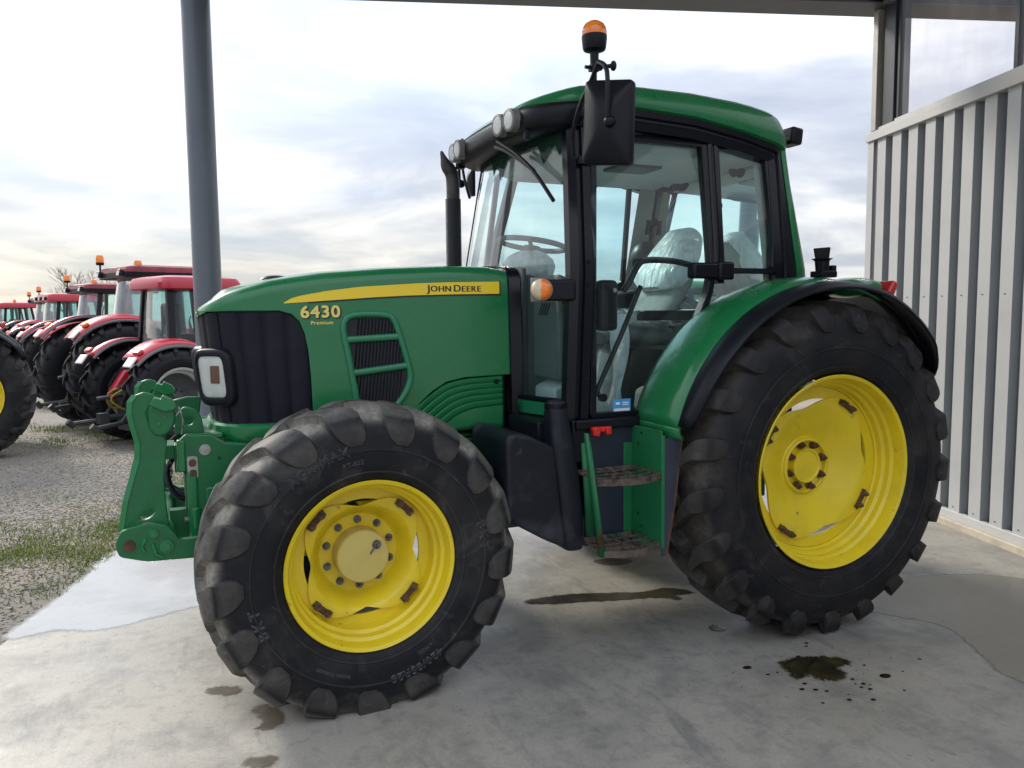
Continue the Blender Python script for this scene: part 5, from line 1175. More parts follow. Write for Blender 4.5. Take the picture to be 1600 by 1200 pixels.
# wet patches and stains lying on the slab
def wet_mat(name, base, rough, base2, nscale=3, bump=.05, bscale=14, cover=1.0):
    m = mat(name, base, rough, base2=base2, nscale=nscale, spec=.6, bump=bump, bscale=bscale, rough2=rough+.10); nt = m.node_tree; N = nt.nodes
    a = N.new('ShaderNodeAttribute'); a.attribute_name = 'fade'; tr = N.new('ShaderNodeBsdfTransparent'); mx = N.new('ShaderNodeMixShader')
    tc = N.new('ShaderNodeTexCoord'); nz = N.new('ShaderNodeTexNoise'); nz.inputs['Scale'].default_value = 28; nz.inputs['Detail'].default_value = 5; nt.links.new(tc.outputs['Object'], nz.inputs['Vector'])
    ad = N.new('ShaderNodeMath'); ad.operation = 'ADD'; nt.links.new(a.outputs['Fac'], ad.inputs[0]); nt.links.new(nz.outputs[0], ad.inputs[1])
    r = N.new('ShaderNodeMapRange'); r.inputs[1].default_value = .50; r.inputs[2].default_value = 1.40; r.inputs[4].default_value = cover; nt.links.new(ad.outputs[0], r.inputs[0])
    nt.links.new(r.outputs[0], mx.inputs[0]); nt.links.new(tr.outputs[0], mx.inputs[1]); nt.links.new(N['Principled BSDF'].outputs[0], mx.inputs[2]); nt.links.new(mx.outputs[0], N['Material Output'].inputs[0])
    return m
WET = wet_mat('wet_concrete', (.46, .45, .43), .14, (.39, .38, .36), 2.6, .10, 7, .95)  # wet slab; part of the sky's reflection is put into the pale base colour
WET2 = wet_mat('damp_concrete', (.175, .160, .130), .34, (.235, .215, .18), 2.2, .05, 14, .9)
OIL = wet_mat('oil_stain', (.022, .019, .010), .12, (.06, .048, .012), 9, .02)
DARKWET = wet_mat('dark_wet_streak', (.040, .036, .030), .16, (.055, .05, .042), 6, .03)
BROWN = wet_mat('brown_damp_stain', (.105, .085, .06), .4, (.14, .115, .085), 12, .02, 14, .85)
DROP = mat('oil_drop', (.022, .019, .010), .12)
def blot(name, pts, z, m, label, cat, jag=.012, n=6, group=None, seed=1, soft=.028):
    rs = np.random.RandomState(seed); C = np.array(cr(pts, n, True)); k = len(C)
    C = C+rs.randn(k, 2)*jag*.6
    area = sum(C[i][0]*C[(i+1) % k][1]-C[(i+1) % k][0]*C[i][1] for i in range(k))
    def off(w):
        out = []
        for i in range(k):
            t = C[(i+2) % k]-C[i-2]; t = t/(np.linalg.norm(t)+1e-9); nrm = np.array([t[1], -t[0]])*(1 if area > 0 else -1); out.append(C[i]+nrm*w)
        return np.array(out)
    O = off(soft); mb = MB()
    mb.add([(x, y, z+fz(x)) for x, y in C]+[(x, y, fz(x)+z*.5) for x, y in O], [tuple(range(k))]+[(i, k+i, k+(i+1) % k, (i+1) % k) for i in range(k)])
    me = mb.mesh(name, m, 0, recalc=False); at = me.attributes.new('fade', 'FLOAT', 'POINT'); at.data.foreach_set('value', np.array([1.0]*k+[0.0]*k, 'f'))
    o = put(name, me); tag(o, label, cat, group); return o
blot('puddle', [(-3.60, 2.2), (-3.20, 2.05), (-2.75, 1.75), (-2.35, 1.35), (-2.30, 1.02), (-2.66, .84), (-2.95, .78), (-3.11, .765), (-3.29, .70), (-3.49, .62), (-3.65, .62), (-3.82, .71), (-3.95, .68), (-4.045, .70), (-3.93, 1.05), (-3.75, 1.62)], .0016, WET, 'bright wet patch on the slab edge below the front linkage', 'puddle', .008, 8, seed=2, soft=.05)
blot('damp_patch', [(.30, -.72), (.45, -1.02), (.56, -1.19), (.64, -1.30), (.655, -1.44), (.58, -1.60), (.47, -1.78), (.40, -1.92), (.52, -2.25), (1.5, -2.2), (2.0, -1.5), (1.75, -.95), (1.2, -.72), (.77, -.80)], .0014, WET2, 'broad brownish damp patch at the right of the rear wheel, wavy towards the viewer', 'damp patch', .006, 8, seed=3, soft=.03)
blot('oil_stain', [(-.46, -1.38), (-.36, -1.375), (-.27, -1.41), (-.19, -1.47), (-.205, -1.51), (-.29, -1.52), (-.30, -1.585), (-.37, -1.61), (-.42, -1.58), (-.43, -1.54), (-.46, -1.50), (-.52, -1.52), (-.50, -1.45)], .0018, OIL, 'largest dark oil spill with ragged edge in front of the rear wheel', 'oil stain', .012, 8, seed=4)
mb = MB(); rs_ = np.random.RandomState(11)
for k in range(62):
    r = abs(rs_.randn())*.20+.10; a = rs_.rand()*2*PI; x, y = -.36+r*math.cos(a)*1.05+.02, -1.52+r*math.sin(a)*.9-.03; s = .003+.012*rs_.rand()**3
    mb.add([(x+s*math.cos(q)*(1+.3*rs_.randn()*.4), y+s*.8*math.sin(q), .0022+fz(x)) for q in np.linspace(0, 2*PI, 8, endpoint=False)], [tuple(range(8))])
for x, y, s in ((-.66, -1.34, .024), (-.14, -1.69, .030), (-.20, -1.25, .012), (-.23, -1.28, .010), (-.62, -1.44, .010)): mb.add([(x+s*math.cos(q), y+s*.7*math.sin(q), .0022+fz(x)) for q in np.linspace(0, 2*PI, 12, endpoint=False)], [tuple(range(12))])
tag(part('oil_droplets', mb, DROP, None, 0), kind='stuff')
blot('wet_streak', [(-1.25, -.06), (-1.09, -.065), (-.9, -.11), (-.57, -.25), (-.39, -.26), (-.28, -.37), (-.41, -.37), (-.42, -.44), (-.5, -.36), (-.76, -.27), (-1.0, -.20), (-1.2, -.125)], .0018, DARKWET, 'long dark wet streak running between the two wheels', 'stain', .006, 7, seed=5)
blot('oil_mark', [(-.515, -.862), (-.48, -.842), (-.455, -.862), (-.468, -.885), (-.452, -.915), (-.50, -.932), (-.53, -.905)], .0018, DARKWET, 'small curled dark oil mark beside the foot of the rear tyre', 'oil stain', .004, 5, seed=6, soft=.006)
blot('brown_stain', [(-3.07, -.44), (-3.02, -.44), (-2.95, -.48), (-2.95, -.52), (-3.02, -.50)], .0017, BROWN, 'thin brown stain left of the front tyre', 'stain', .006, 6, seed=7)
blot('brown_stain', [(-2.88, -.74), (-2.83, -.73), (-2.79, -.85), (-2.84, -.91), (-2.88, -.9), (-2.85, -.85)], .0017, BROWN, 'brown stain touching the bottom of the front tyre', 'stain', .008, 6, seed=8)
blot('brown_stain', [(-2.95, -1.14), (-2.87, -1.16), (-2.89, -1.2), (-2.94, -1.18)], .0017, BROWN, 'faint small brown stain nearest the camera below the front tyre', 'stain', .006, 6, seed=9)
blot('brown_stain', [(-.50, .42), (-.35, .38), (-.30, .30), (-.45, .30)], .0017, BROWN, 'faint brown stain on the pale floor below the access steps', 'stain', .006, 6, seed=10)

# corrugated wall -------------------------------------------------
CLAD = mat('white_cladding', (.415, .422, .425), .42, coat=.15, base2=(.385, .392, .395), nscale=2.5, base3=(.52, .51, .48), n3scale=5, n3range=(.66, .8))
RIB_SHADE = mat('painted_rib_shade', (.29, .305, .32), .5, base2=(.265, .28, .295), nscale=2.5)  # darker copy of the cladding: shade painted on rib sides and valleys
TRIMW = mat('pale_grey_trim', (.50, .50, .49), .45, base2=(.46, .46, .45), nscale=4)
CURB = mat('pale_curb_concrete', (.52, .46, .36), .9, base2=(.42, .37, .30), nscale=9, bump=.3, bscale=60)
NAVY = mat('dark_grey_steel', (.030, .034, .044), .42, base2=(.036, .04, .05), nscale=3)
GREYSTEEL = mat('grey_painted_steel', (.125, .145, .175), .38, coat=.2, base2=(.11, .13, .16), nscale=2.5, base3=(.15, .17, .20), n3scale=9, n3range=(.6, .8))
COLM = mat('galvanised_column', (.36, .35, .32), .5, metal=.2, base2=(.30, .29, .27), nscale=6)
wall = empty('corrugated_wall'); tag(wall, 'white corrugated metal wall standing on a low beige kerb behind the rear wheel', 'wall')
U0_ = 2.46; zb_, zt_ = .115, 3.335; pitch = .2365
v = 2.165; npan = 0
mb = MB(); mb.add([B(U0_-.012, v+.035, zb_), B(U0_-.012, v-.06, zb_), B(U0_-.012, v-.06, zt_), B(U0_-.012, v+.035, zt_), B(U0_+.10, v+.035, zb_), B(U0_+.10, v+.035, zt_)], [(0, 1, 2, 3), (0, 3, 5, 4)]); part('corner_flashing', mb, CLAD, wall, 0, solid=.004)
v -= .02
for pnl in range(9):
    mb = MB(); pr = []
    for k in range(4):
        a = v-k*pitch
        pr += [(a, .062), (a-.080, .064), (a-.088, .0), (a-.2165, .0), (a-.2245, .064)]
    pr.append((v-4*pitch+.0005, .062))
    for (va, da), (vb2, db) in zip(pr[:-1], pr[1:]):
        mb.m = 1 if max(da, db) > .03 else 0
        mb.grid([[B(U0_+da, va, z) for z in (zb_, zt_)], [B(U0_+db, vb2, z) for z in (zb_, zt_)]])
    pn = part('cladding_panel', mb, [CLAD, RIB_SHADE], wall, 0, solid=.003)
    mb = MB()
    for k in range(4):
        vv = v-k*pitch-.144
        for z in (.16, 1.86):
            c = Vector(B(U0_-.002, vv, z)); mb.tube([c, c-EU*.006], [.0045, .004], 8)
    part('panel_screw', mb, NAVY, pn, 0)
    v -= 4*pitch
ve = v
def bar(name, u0, u1, v0, v1, z0, z1, m, par, bev=.004):
    P = [Vector(B(u, vv, z)) for u in (u0, u1) for vv in (v0, v1) for z in (z0, z1)]
    mb = MB(); mb.add(P, [(0, 1, 3, 2), (4, 6, 7, 5), (0, 4, 5, 1), (2, 3, 7, 6), (0, 2, 6, 4), (1, 5, 7, 3)]); return part(name, mb, m, par, 30, bev)
bar('cap_trim', U0_-.035, U0_+.12, ve, 2.215, zt_-.005, zt_+.075, TRIMW, wall)
bar('sill_trim', U0_-.010, U0_+.13, ve, 2.17, zt_+.075, zt_+.105, TRIMW, wall)
bar('base_flashing', U0_-.018, U0_+.03, ve, 2.195, .055, .125, TRIMW, wall)
bar('kerb', U0_-.045, U0_+.25, ve, 2.26, -.05, .056, CURB, wall, .008)
bar('wall_back', U0_+.075, U0_+.10, ve, 2.16, .06, zt_, TRIMW, wall)
# glazing over the wall
GLZ = glass_mat('rooflight_glazing', (.96, .93, .925), .8, .16, (.62, .58, .57))
GLZ2 = glass_mat('clear_glazing', (.97, .975, .98), .9, .05, (.62, .62, .62))
win = empty('clerestory_window'); tag(win, 'tall clerestory window with dark frame set above the corrugated wall', 'window')
zg0, zg1 = zt_+.105, 5.2
for (va, vb) in ((1.80, .40), (.36, -.95), (-.99, -2.37), (-2.41, -3.8), (-3.84, -5.2)):
    fr2 = bar('window_frame', U0_+.03, U0_+.08, va, va+.045, zg0, zg1, NAVY, win)
    mb = MB(); mb.add([B(U0_+.05, va, zg0+.03), B(U0_+.05, vb, zg0+.03), B(U0_+.05, vb, zg1), B(U0_+.05, va, zg1)], [(0, 1, 2, 3)]); part('window_pane', mb, GLZ, fr2, 0)
bar('window_sill', U0_+.02, U0_+.09, ve, 1.845, zg0, zg0+.03, TRIMW, win)
# column, beams, roof, round post
colm = bar('steel_column', U0_-.03, U0_+.15, 2.06, 2.14, zt_+.08, 4.50, COLM, None); tag(colm, 'pale steel column at the far corner above the corrugated wall', 'column')
cj = bar('window_post', U0_+.01, U0_+.16, 1.85, 2.02, zt_+.08, 4.9, NAVY, None); tag(cj, 'dark upright post between pale column and clerestory window', 'post')
can = empty('canopy'); tag(can, 'dark canopy roof with a long steel edge beam above the tractor', 'canopy')
ZB = 4.51
bar('edge_beam', -4.0, 7.5, 2.02, 2.20, ZB+.012, ZB+.36, NAVY, can)
bar('beam_flange', -4.0, 7.5, 1.95, 2.28, ZB, ZB+.012, mat('beam_grey', (.085, .09, .10), .45, base2=(.07, .075, .085), nscale=3), can, .002)
bar('wall_beam', U0_-.04, U0_+.14, -7, 1.94, 4.95, 5.2, NAVY, can)
bar('roof_deck', -3.95, U0_+.5, -2.9, 2.35, ZB+.83, ZB+.90, mat('roof_sheet', (.42, .43, .43), .6, base2=(.38, .39, .39), nscale=2), can)
for k in range(3): bar('purlin', -3.95, U0_-.05, -.2-1.2*k, -.08-1.2*k, ZB+.62, ZB+.83, NAVY, can)
bar('column_bracket', U0_-.06, U0_+.16, 1.86, 1.945, ZB-.01, ZB+.20, GREYSTEEL, can)
pst = empty('round_post'); tag(pst, 'round grey steel post of the canopy standing behind the bonnet nose', 'post')
pc = Vector(B(-3.63, 2.10, 0))
mb = MB(); mb.tube([pc, pc+Vector((0, 0, ZB))], .1165, 40); part('post_tube', mb, GREYSTEEL, pst, 40)
mb = MB(); mb.box(pc.x-.2, pc.x+.2, pc.y-.2, pc.y+.2, .0, .02); part('base_plate', mb, GREYSTEEL, pst)
# ------------------------------------------------------------------ the row of red tractors, seen from behind (each faces +X in its own frame, rear axle at x = 0)
REDP = mat('red_paint', (.50, .016, .034), .30, coat=.5, base2=(.44, .018, .034), nscale=3)
GREYRIM = mat('silver_grey_rim', (.55, .56, .56), .45, base2=(.36, .37, .37), nscale=4)
DGREY = mat('dark_grey_casting', (.045, .047, .05), .5, base2=(.06, .06, .06), nscale=8)
GLASS_W = glass_mat('reflective_cab_glass', (.70, .86, .88), 2.4, .30, (.75, .78, .80))  # white diffuse layer paints reflected sky onto the rear windows
LIPG = mat('grey_fender_edge', (.16, .17, .185), .5)
WPLATE = mat('white_reflector', (.80, .76, .74), .35)
TYRE_B = tyre_mat('yard_tyre_rubber', .92, .55, .12, (.10, .10, .10))
def yard_tractor(name, S):
    """S: dict of sizes"""
    R, Wd, tr = S['R'], S['W'], S['track']; t = empty(name)
    rear, _ = tyre_mesh('yard_tyre', Wd, R*.585, R, R*.055, S['lugs'], Wd*.11, Wd*.20, math.radians(44), R*.09, TYRE_B, R*.985, nseg=64, simple=True)
    Rf = R*.72; fr, _ = tyre_mesh('yard_front_tyre', Wd*.8, Rf*.54, Rf, Rf*.06, 17, Wd*.1, Wd*.2, math.radians(44), Rf*.09, TYRE_B, Rf*.985, nseg=48, simple=True)
    def rim(r, w, sg, m_):
        mb = MB(); mb.revolve([(r*1.0, -sg*w*.42), (r*1.03, -sg*w*.44), (r*.95, -sg*w*.40), (r*.90, -sg*w*.20), (r*.84, -sg*w*.16), (r*.80, sg*w*.05), (r*.95, sg*w*.3), (r*1.02, sg*w*.43)], 40)
        return mb.mesh('rim', m_, 30)
    def disc(r, w, sg, m_):
        mb = MB(); mb.revolve([(0, -sg*w*.16), (r*.18, -sg*w*.16), (r*.20, -sg*w*.05), (r*.34, -sg*w*.04), (r*.40, sg*w*.02), (r*.80, -sg*w*.03), (r*.84, -sg*w*.06)], 32)
        for k in range(8): a = 2*PI*k/8; hexbolt(mb, (r*.28*math.cos(a), -sg*w*.05, r*.28*math.sin(a)), .018, .03, sg)
        return mb.mesh('wheel_disc', m_, 30)
    for sg in (-1, 1):        # tractor faces +X: its right side is -Y
        w = empty('rear_wheel', t, (0, sg*tr/2, R*.985), (0, 0, PI)); put('tyre', rear, w); put('rim', rim(R*.575, Wd, 1 if sg > 0 else -1, GREYRIM), w); put('wheel_disc', disc(R*.575, Wd, 1 if sg > 0 else -1, DGREY), w)
        f = empty('front_wheel', t, (S['wb'], sg*tr*.47, Rf*.985), (0, 0, PI)); put('tyre', fr, f); put('rim', rim(Rf*.53, Wd*.8, 1 if sg > 0 else -1, GREYRIM), f)
        # rear fender: red shell over the tyre with a grey edge, lamp cluster on its back
        fd = empty('rear_fender', t); cz = R*.985; Ro = R*1.07; y0 = sg*S['cabw']*.92; y1 = sg*(tr/2+Wd*.42); P = []
        A = np.linspace(math.radians(38), math.radians(S.get('fend', 158)), 20)
        for a in A:
            k = max(0, -math.cos(a)); rr = Ro*(1+.06*k)
            P.append([(rr*math.cos(a), y0, cz+rr*math.sin(a)+.05), (rr*math.cos(a), y0+(y1-y0)*.5, cz+rr*math.sin(a)+.055), (rr*math.cos(a), y1-sg*.05, cz+rr*math.sin(a)+.02), (rr*math.cos(a), y1, cz+rr*math.sin(a)-.03)])
        mb = MB(); mb.grid(P); part('fender_shell', mb, REDP, fd, 50, solid=.02)
        mb = MB(); mb.tube([(p[3][0], p[3][1], p[3][2]-.02) for p in P], .026, 6); part('fender_edge', mb, LIPG, fd)
        mb = MB(); mb.tube([(p[0][0], p[0][1], p[0][2]-.03) for p in P], .022, 6); part('fender_edge', mb, LIPG, fd); mb = MB(); mb.grid([[(p[0][0], y0*.99, p[0][2]-.02), (p[0][0]*.75, y0*.99, cz-.1)] for p in P[:9]]); part('fender_inner_wall', mb, DGREY, fd, 50, solid=.02)
        a = math.radians(S.get('lampa', 132)); rr = Ro*1.045; c = Vector((rr*math.cos(a)-.015, (y0*.25+y1*.75), cz+rr*math.sin(a)+.05))
        mb = MB(); mb.obox(tuple(c), (.06, abs(y1-y0)*.45, .10), ry=-(a-PI)); part('tail_lamp', mb, AMBER if S.get('amber', True) else REDLENS, fd, 40, .02)
        mb = MB(); a2 = a+.22; c2 = Vector((rr*math.cos(a2)-.012, c.y, cz+rr*math.sin(a2)+.05)); mb.obox(tuple(c2), (.03, abs(y1-y0)*.55, .17), ry=-(a2-PI)); part('reflector_plate', mb, WPLATE, fd, 40, .012)
    # body
    h0 = R*1.0; mb = MB(); mb.box(-.35, S['wb']+.3, -.26, .26, R*.62, R*1.25); mb.cyl((0, -tr/2+Wd*.3, R*.985), (0, tr/2-Wd*.3, R*.985), .14, n=12); part('transmission', mb, DGREY, t, 30, .02)
    hb = S['cz0']; x0 = S['cabx1']; xn = S['wb']+S['nose']
    mb = MB(); mb.grid([[(x, -.40, hb*.66), (x, -.42, zz-.12), (x, -.33, zz-.02), (x, 0, zz), (x, .33, zz-.02), (x, .42, zz-.12), (x, .40, hb*.66)] for x, zz in ((x0, hb+.38), (x0+.5, hb+.36), (xn-.35, hb+.22), (xn-.08, hb+.1), (xn, hb-.15))]); part('bonnet', mb, REDP, t, 40)
    # cab
    cw, z0, z1, xr, xf_ = S['cabw'], S['cz0'], S['cz1'], S['cabx0'], S['cabx1']
    ins = lambda z: cw-.12*(z-z0)/(z1-z0)
    def post(x_0, x_1, w, nm='cab_post'):
        for sg in (-1, 1):
            mb = MB(); P = []
            for z in np.linspace(z0-.1, z1, 5):
                x = x_0+(x_1-x_0)*(z-z0)/(z1-z0); y = ins(z); P.append([(x-w, sg*(y-.06), z), (x-w, sg*y, z), (x+w, sg*y, z), (x+w, sg*(y-.06), z)])
            mb.grid(P, True); part(nm, mb, BLACK_TRIM, t, 30)
    post(xr, xr+S.get('lean', .10), .055); post((xr+xf_)/2, (xr+xf_)/2+.02, .04); post(xf_, xf_-.14, .05)
    for sg in (-1, 1):
        mb = MB(); mb.grid([[(xr+.05, sg*(ins(z)-.02), z), (xf_-.05, sg*(ins(z)-.02), z)] for z in np.linspace(z0-.05, z1, 4)]); part('side_window', mb, GLASS, t, 0)
    bow = S.get('bow', .10)
    mb = MB(); mb.grid([[(xr-bow*(1-(y/ins(z))**2)+S.get('lean', .10)*(z-z0)/(z1-z0), y*.97, z) for y in np.linspace(-ins(z), ins(z), 9)] for z in np.linspace(z0-.02, z1, 6)]); part('rear_window', mb, GLASS_W, t, 60)
    mb = MB(); mb.grid([[(xf_+.08*(1-(y/cw)**2)-.14*(z-z0)/(z1-z0), y*.97, z) for y in np.linspace(-ins(z), ins(z), 7)] for z in np.linspace(z0+.1, z1, 5)]); part('windscreen', mb, GLASS, t, 60)
    mb = MB(); mb.box(xr+.02, xf_, -cw+.04, cw-.04, z0-.55, z0-.02); part('cab_base', mb, BLACK, t, 30, .02)
    mb = MB(); mb.box(.28, .42, -.22, .22, z0+.25, z0+.75); mb.box(.3, .75, -.24, .24, z0+.12, z0+.26); part('seat', mb, BLACK, t, 30, .05)
    # roof
    ov = S['over']
    def rl(k, dz): return [(x, y, z1+dz) for x, y in roundpoly([(xr-ov[0]+k, -cw+k*.6-ov[2]), (xf_+ov[1]-k, -cw+k*.6-ov[2]+.02), (xf_+ov[1]-k, cw-k*.6+ov[2]-.02), (xr-ov[0]+k, cw-k*.6+ov[2])], .16, 4)]
    mb = MB(); L_ = [rl(.06, -.02), rl(0, .0), rl(-.01, S['rh']*.45), rl(.04, S['rh']*.85), rl(.16, S['rh']), rl(.45, S['rh']*1.06)]; mb.grid(L_, True); n = len(L_[0]); mb.f += [tuple(5*n+i for i in range(n)), tuple(range(n))[::-1]]; mb.mi += [0, 0]; part('cab_roof', mb, S['roofm'], t, 40)
    if S.get('dark_band'):
        mb = MB(); L_ = [rl(.02, -.015), rl(-.012, -.01), rl(-.014, S['rh']*.40), rl(.02, S['rh']*.42)]; mb.grid(L_, True); part('roof_band', mb, BLACK, t, 40)
    for y in S['lights']:
        mb = MB(); c = Vector((xr-ov[0]-.03, y, z1+S['rh']*.35)); mb.obox(tuple(c), (.10, .16, .11), ry=.25); wl = part('work_light', mb, BLACK_ROUGH, t, 30, .02)
        mb = MB(); mb.obox(tuple(c+Vector((-.052, 0, -.012))), (.006, .13, .085), ry=.25); part('lamp_glass', mb, LAMPGLASS, wl, 30)
    for (x, y, h_) in S['beacons']:
        bb = empty('beacon', t); z = z1+S['rh']*.6
        mb = MB(); mb.tube([(x, y, z-.1), (x, y, z+h_)], .018, 8); mb.tube([(x, y, z+h_), (x, y, z+h_+.05)], [.07, .075], 14); part('beacon_base', mb, BLACK, bb)
        mb = MB(); mb.tube([(x, y, z+h_+.05), (x, y, z+h_+.14), (x, y, z+h_+.19), (x, y, z+h_+.20)], [.074, .072, .055, .01], 16); part('beacon_lens', mb, AMBER, bb, 50)
    # three-point linkage
    hk = empty('rear_linkage', t); lr = R*.62
    for sg in (-1, 1):
        mb = MB(); mb.tube([(-.2, sg*.24, lr*.95), (-.75, sg*.36, lr*.82), (-1.05, sg*.42, lr*.78)], .035, 8); mb.tube([(-1.03, sg*.42, lr*.70), (-1.12, sg*.42, lr*.86)], .05, 8); part('lower_link', mb, DGREY, hk)
        mb = MB(); mb.tube([(-.25, sg*.30, R*1.15), (-.65, sg*.34, lr*.86)], .028, 8); part('lift_rod', mb, DGREY, hk)
    mb = MB(); mb.tube([(-.3, 0, R*1.05), (-.85, 0, R*.98)], .035, 8); mb.box(-.48, -.30, -.20, .20, lr*.5, R*1.2); part('hitch_body', mb, DGREY, hk, 30, .02); mb = MB(); mb.prism([(-.62, R*.92), (-.55, R*1.12), (-.34, R*1.50), (-.22, R*1.5), (-.28, R*1.1), (-.45, R*.9)], .16, .30); mb.move(Matrix.Identity(4)); part('lift_cover', mb, REDP, hk, 30, .03) if S.get('redhitch') else None
    mb = MB(); mb.tube(cr([(-.35, .12, R*1.2), (-.62, .14, R*1.05), (-.60, .16, R*.8), (-.4, .15, R*.72)], 4), .016, 6); mb.tube(cr([(-.35, -.1, R*1.22), (-.68, -.1, R*1.0), (-.58, -.12, R*.8), (-.4, -.1, R*.7)], 4), .016, 6); part('hydraulic_hose', mb, mat('yellow_hose', (.30, .24, .02), .5) if 'yellow_hose' not in D.materials else D.materials['yellow_hose'], hk)
    mb = MB(); mb.tube([(-.3, 0, .48), (-.75, 0, .46)], .04, 8); mb.box(-.85, -.7, -.06, .06, .38, .54); part('drawbar', mb, DGREY, hk)
    return t
ROOFR = mat('red_roof', (.46, .018, .045), .35, coat=.4, base2=(.42, .02, .042), nscale=3)
ROOFD = mat('dark_red_roof', (.26, .014, .030), .4, base2=(.13, .010, .018), nscale=3)
small = yard_tractor('red_tractor', dict(R=.775, W=.44, track=1.50, lugs=18, wb=2.0, nose=.55, cabw=.54, cz0=1.45, cz1=2.42, cabx0=.10, cabx1=1.10, over=(.15, .22, .06), rh=.20, roofm=ROOFR, lights=(), beacons=(), fend=139, lampa=131, amber=False, redhitch=True, bow=.06, lean=.05))
tag(small, 'compact bright red tractor with plain red roof nearest behind the grey post', 'tractor', 'red tractors parked in a row on the gravel')
big = yard_tractor('red_tractor', dict(R=1.0, W=.56, track=1.85, lugs=19, wb=2.7, nose=.8, cabw=.74, cz0=1.72, cz1=2.80, cabx0=.38, cabx1=1.75, over=(.22, .20, .02), rh=.22, roofm=ROOFD, lights=(-.55, .55), beacons=((.20, .72, .14), (.44, -.55, -.02)), dark_band=True, bow=.26, lean=.18, fend=143, lampa=126))
HEAD = math.radians(22)
def ground_at(x, y):
    u = x*EU.x+y*EU.y; v = x*WV.x+y*WV.y; return yard_z(u, v)
def place(o, x, y, a): o.location = (x, y, ground_at(x, y)); o.rotation_euler = (0, 0, a)
place(small, -3.46, 9.39, math.radians(27))
big2 = yard_tractor('red_tractor', dict(R=.90, W=.52, track=1.80, lugs=18, wb=2.6, nose=.8, cabw=.72, cz0=1.66, cz1=2.72, cabx0=.35, cabx1=1.72, over=(.20, .22, .04), rh=.26, roofm=ROOFR, lights=(-.50, .0, .50), beacons=((.25, .62, .16), (.9, -.5, .05)), bow=.22, lean=.15, fend=143, lampa=127))
rows = [(-4.27, 12.3, 'big red tractor directly behind the compact one, tall beacon on its roof'), (-5.45, 18.2, 'third red tractor of the row, dark roof edge and low beacon'),
        (-7.1, 25.4, 'fourth red tractor of the row, its cab below the bare trees'), (-8.3, 32.5, 'fifth red tractor of the row, mostly hidden by the fourth'),
        (-11.1, 41.0, 'sixth red tractor of the row, small with two beacons'), (-13.4, 53.2, 'farthest red tractor of the row, cut by the picture edge')]
for i, (x, y, lab) in enumerate(rows):
    o = big if i == 0 else big2 if i == 2 else copy_tree(big2 if i in (4,) else big); place(o, x, y, HEAD); tag(o, lab, 'tractor', 'red tractors parked in a row on the gravel')
# another green tractor at the left, only its rear wheel and fender reach into the picture
g2 = copy_tree(T); g2.rotation_euler = (0, 0, math.radians(9)); g2.location = (-5.83-.156*1.0, 8.52+.99*1.0, ground_at(-5.66, 8.6)-.02); tag(g2, 'green tractor on the gravel at the left, only its rear wheel in view', 'tractor', 'green tractors with yellow wheels')
# far machines under the sky line: hedge and bare trees
BARK = mat('grey_bark', (.10, .088, .075), .9, base2=(.07, .062, .055), nscale=8)
TWIG = mat('pale_twigs', (.27, .24, .20), .9)
def bare_tree(h, seed, spread=.5, depth=6):
    rs = random.Random(seed); tk, cw = MB(), MB()
    def grow(p, d, l, r, k):
        n = 3; pts = [p]; q = p.copy(); dd = d.copy()
        for i in range(n):
            dd = (dd+Vector((rs.gauss(0, .10), rs.gauss(0, .10), rs.gauss(0.03, .06)))).normalized(); q = q+dd*l/n; pts.append(q)
        rr = [r*(1-.35*i/n) for i in range(n+1)]
        (tk if k < 2 else cw).tube(pts, rr, 6 if k < 2 else 3, False)
        if k >= depth: return
        for j in range(rs.choice((2, 3, 3)) if k < depth-1 else 3):
            t = rs.uniform(.45, 1.0); base = pts[-1] if j == 0 else pts[1]+(pts[-1]-pts[1])*t
            ax = Vector((rs.gauss(0, 1), rs.gauss(0, 1), rs.gauss(0, .5))); ax = (ax-dd*ax.dot(dd)).normalized()
            nd = (dd*math.cos(spread*rs.uniform(.5, 1.2))+ax*math.sin(spread*rs.uniform(.6, 1.2))); nd.z += .10; grow(base, nd.normalized(), l*rs.uniform(.62, .82), r*(.62 if j else .68), k+1)
    grow(Vector((0, 0, -.2)), Vector((0, 0, 1)), h*.27, h*.018, 0)
    return tk.mesh('trunk', BARK, 60, False), cw.mesh('crown', TWIG, 60, False)
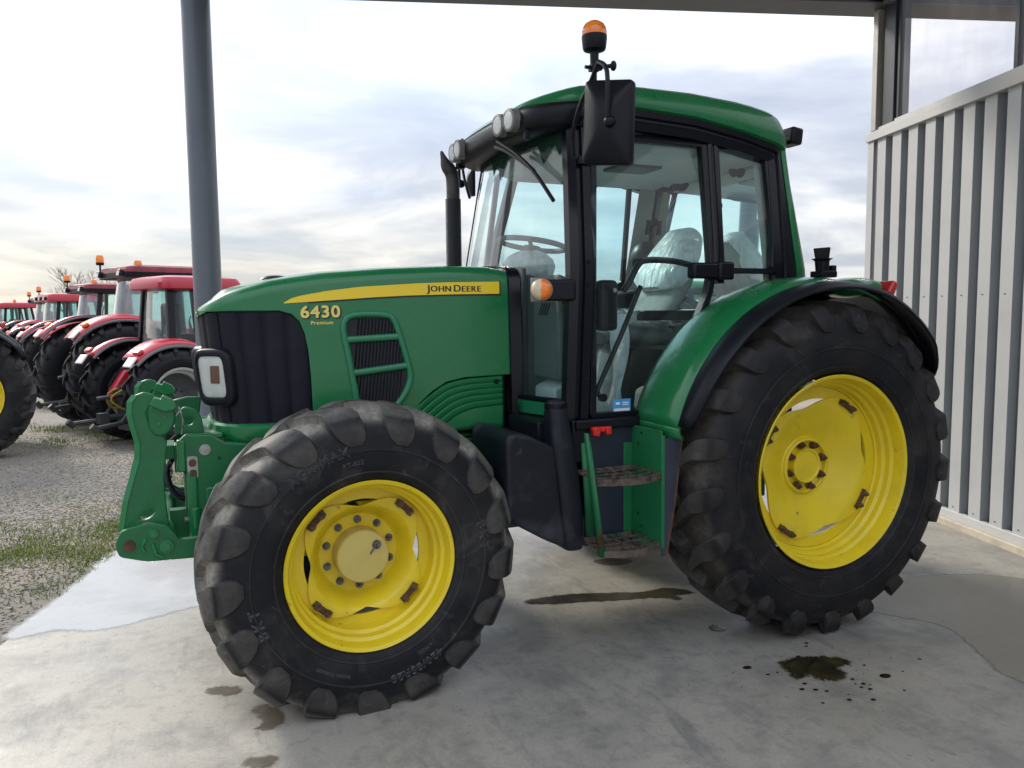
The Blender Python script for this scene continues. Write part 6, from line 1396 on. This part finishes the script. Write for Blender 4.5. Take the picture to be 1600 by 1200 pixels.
kinds = [bare_tree(8.5, 3), bare_tree(7.8, 8, .55), bare_tree(7.0, 15, .5)]
def tree(kind, x, y, s, rz, label, group):
    t = empty('bare_tree', None, (x, y, -.5), (0, 0, rz)); t.scale = (s, s, s); put('trunk', kinds[kind][0], t); put('crown', kinds[kind][1], t); tag(t, label, 'tree', group)
tree(0, -12.2, 76, .98, .3, 'leftmost bare tree rising above the cabs of the red row', 'bare trees beyond the red tractors')
tree(1, -10.4, 77, .98, 1.9, 'middle bare tree between two others above the red row', 'bare trees beyond the red tractors')
tree(2, -8.9, 78, 1.05, 4.0, 'bare tree nearest the tall beacon of the big red tractor', 'bare trees beyond the red tractors')
rs_ = random.Random(4)
for k in range(4, 15):
    x, y = 52+k*4.6+rs_.uniform(-1.5, 1.5), 112-k*1.2+rs_.uniform(-5, 5)
    tree(rs_.randrange(3), x, y, rs_.uniform(.85, 1.15), rs_.uniform(0, 6), 'small far bare tree on the horizon behind the cab', 'far bare trees on the horizon behind the cab')
mb = MB(); rsn = np.random.RandomState(2)
def hedge(x0, y0, x1, y1, h, n, m):
    vs, fs = [], []
    for k in range(n):
        q = rsn.rand(); x, y = x0+(x1-x0)*q+rsn.randn()*.8, y0+(y1-y0)*q+rsn.randn()*.8; z = -.6+h*rsn.rand()**.8*(.7+.4*math.sin(q*40)*math.sin(q*17)); s = .10+.25*rsn.rand(); a = rsn.rand()*6.28; o = len(vs)
        vs += [(x-s*math.cos(a), y-s*math.sin(a), z), (x+s*math.cos(a), y+s*math.sin(a), z+s*.3), (x+.2*s*rsn.randn(), y+.1*s, z+s*1.3)]; fs.append((o, o+1, o+2))
    me = D.meshes.new('hedgerow'); me.from_pydata(vs, [], fs); me.materials.append(m); return me
HG = mat('winter_hedge', (.075, .075, .042), .9, base2=(.10, .09, .06), nscale=1.0)
o = put('hedgerow', hedge(-60, 95, 20, 118, 2.2, 9000, HG)); tag(o, kind='stuff')
o = put('hedgerow', hedge(30, 118, 140, 84, 2.6, 9000, HG)); tag(o, kind='stuff')
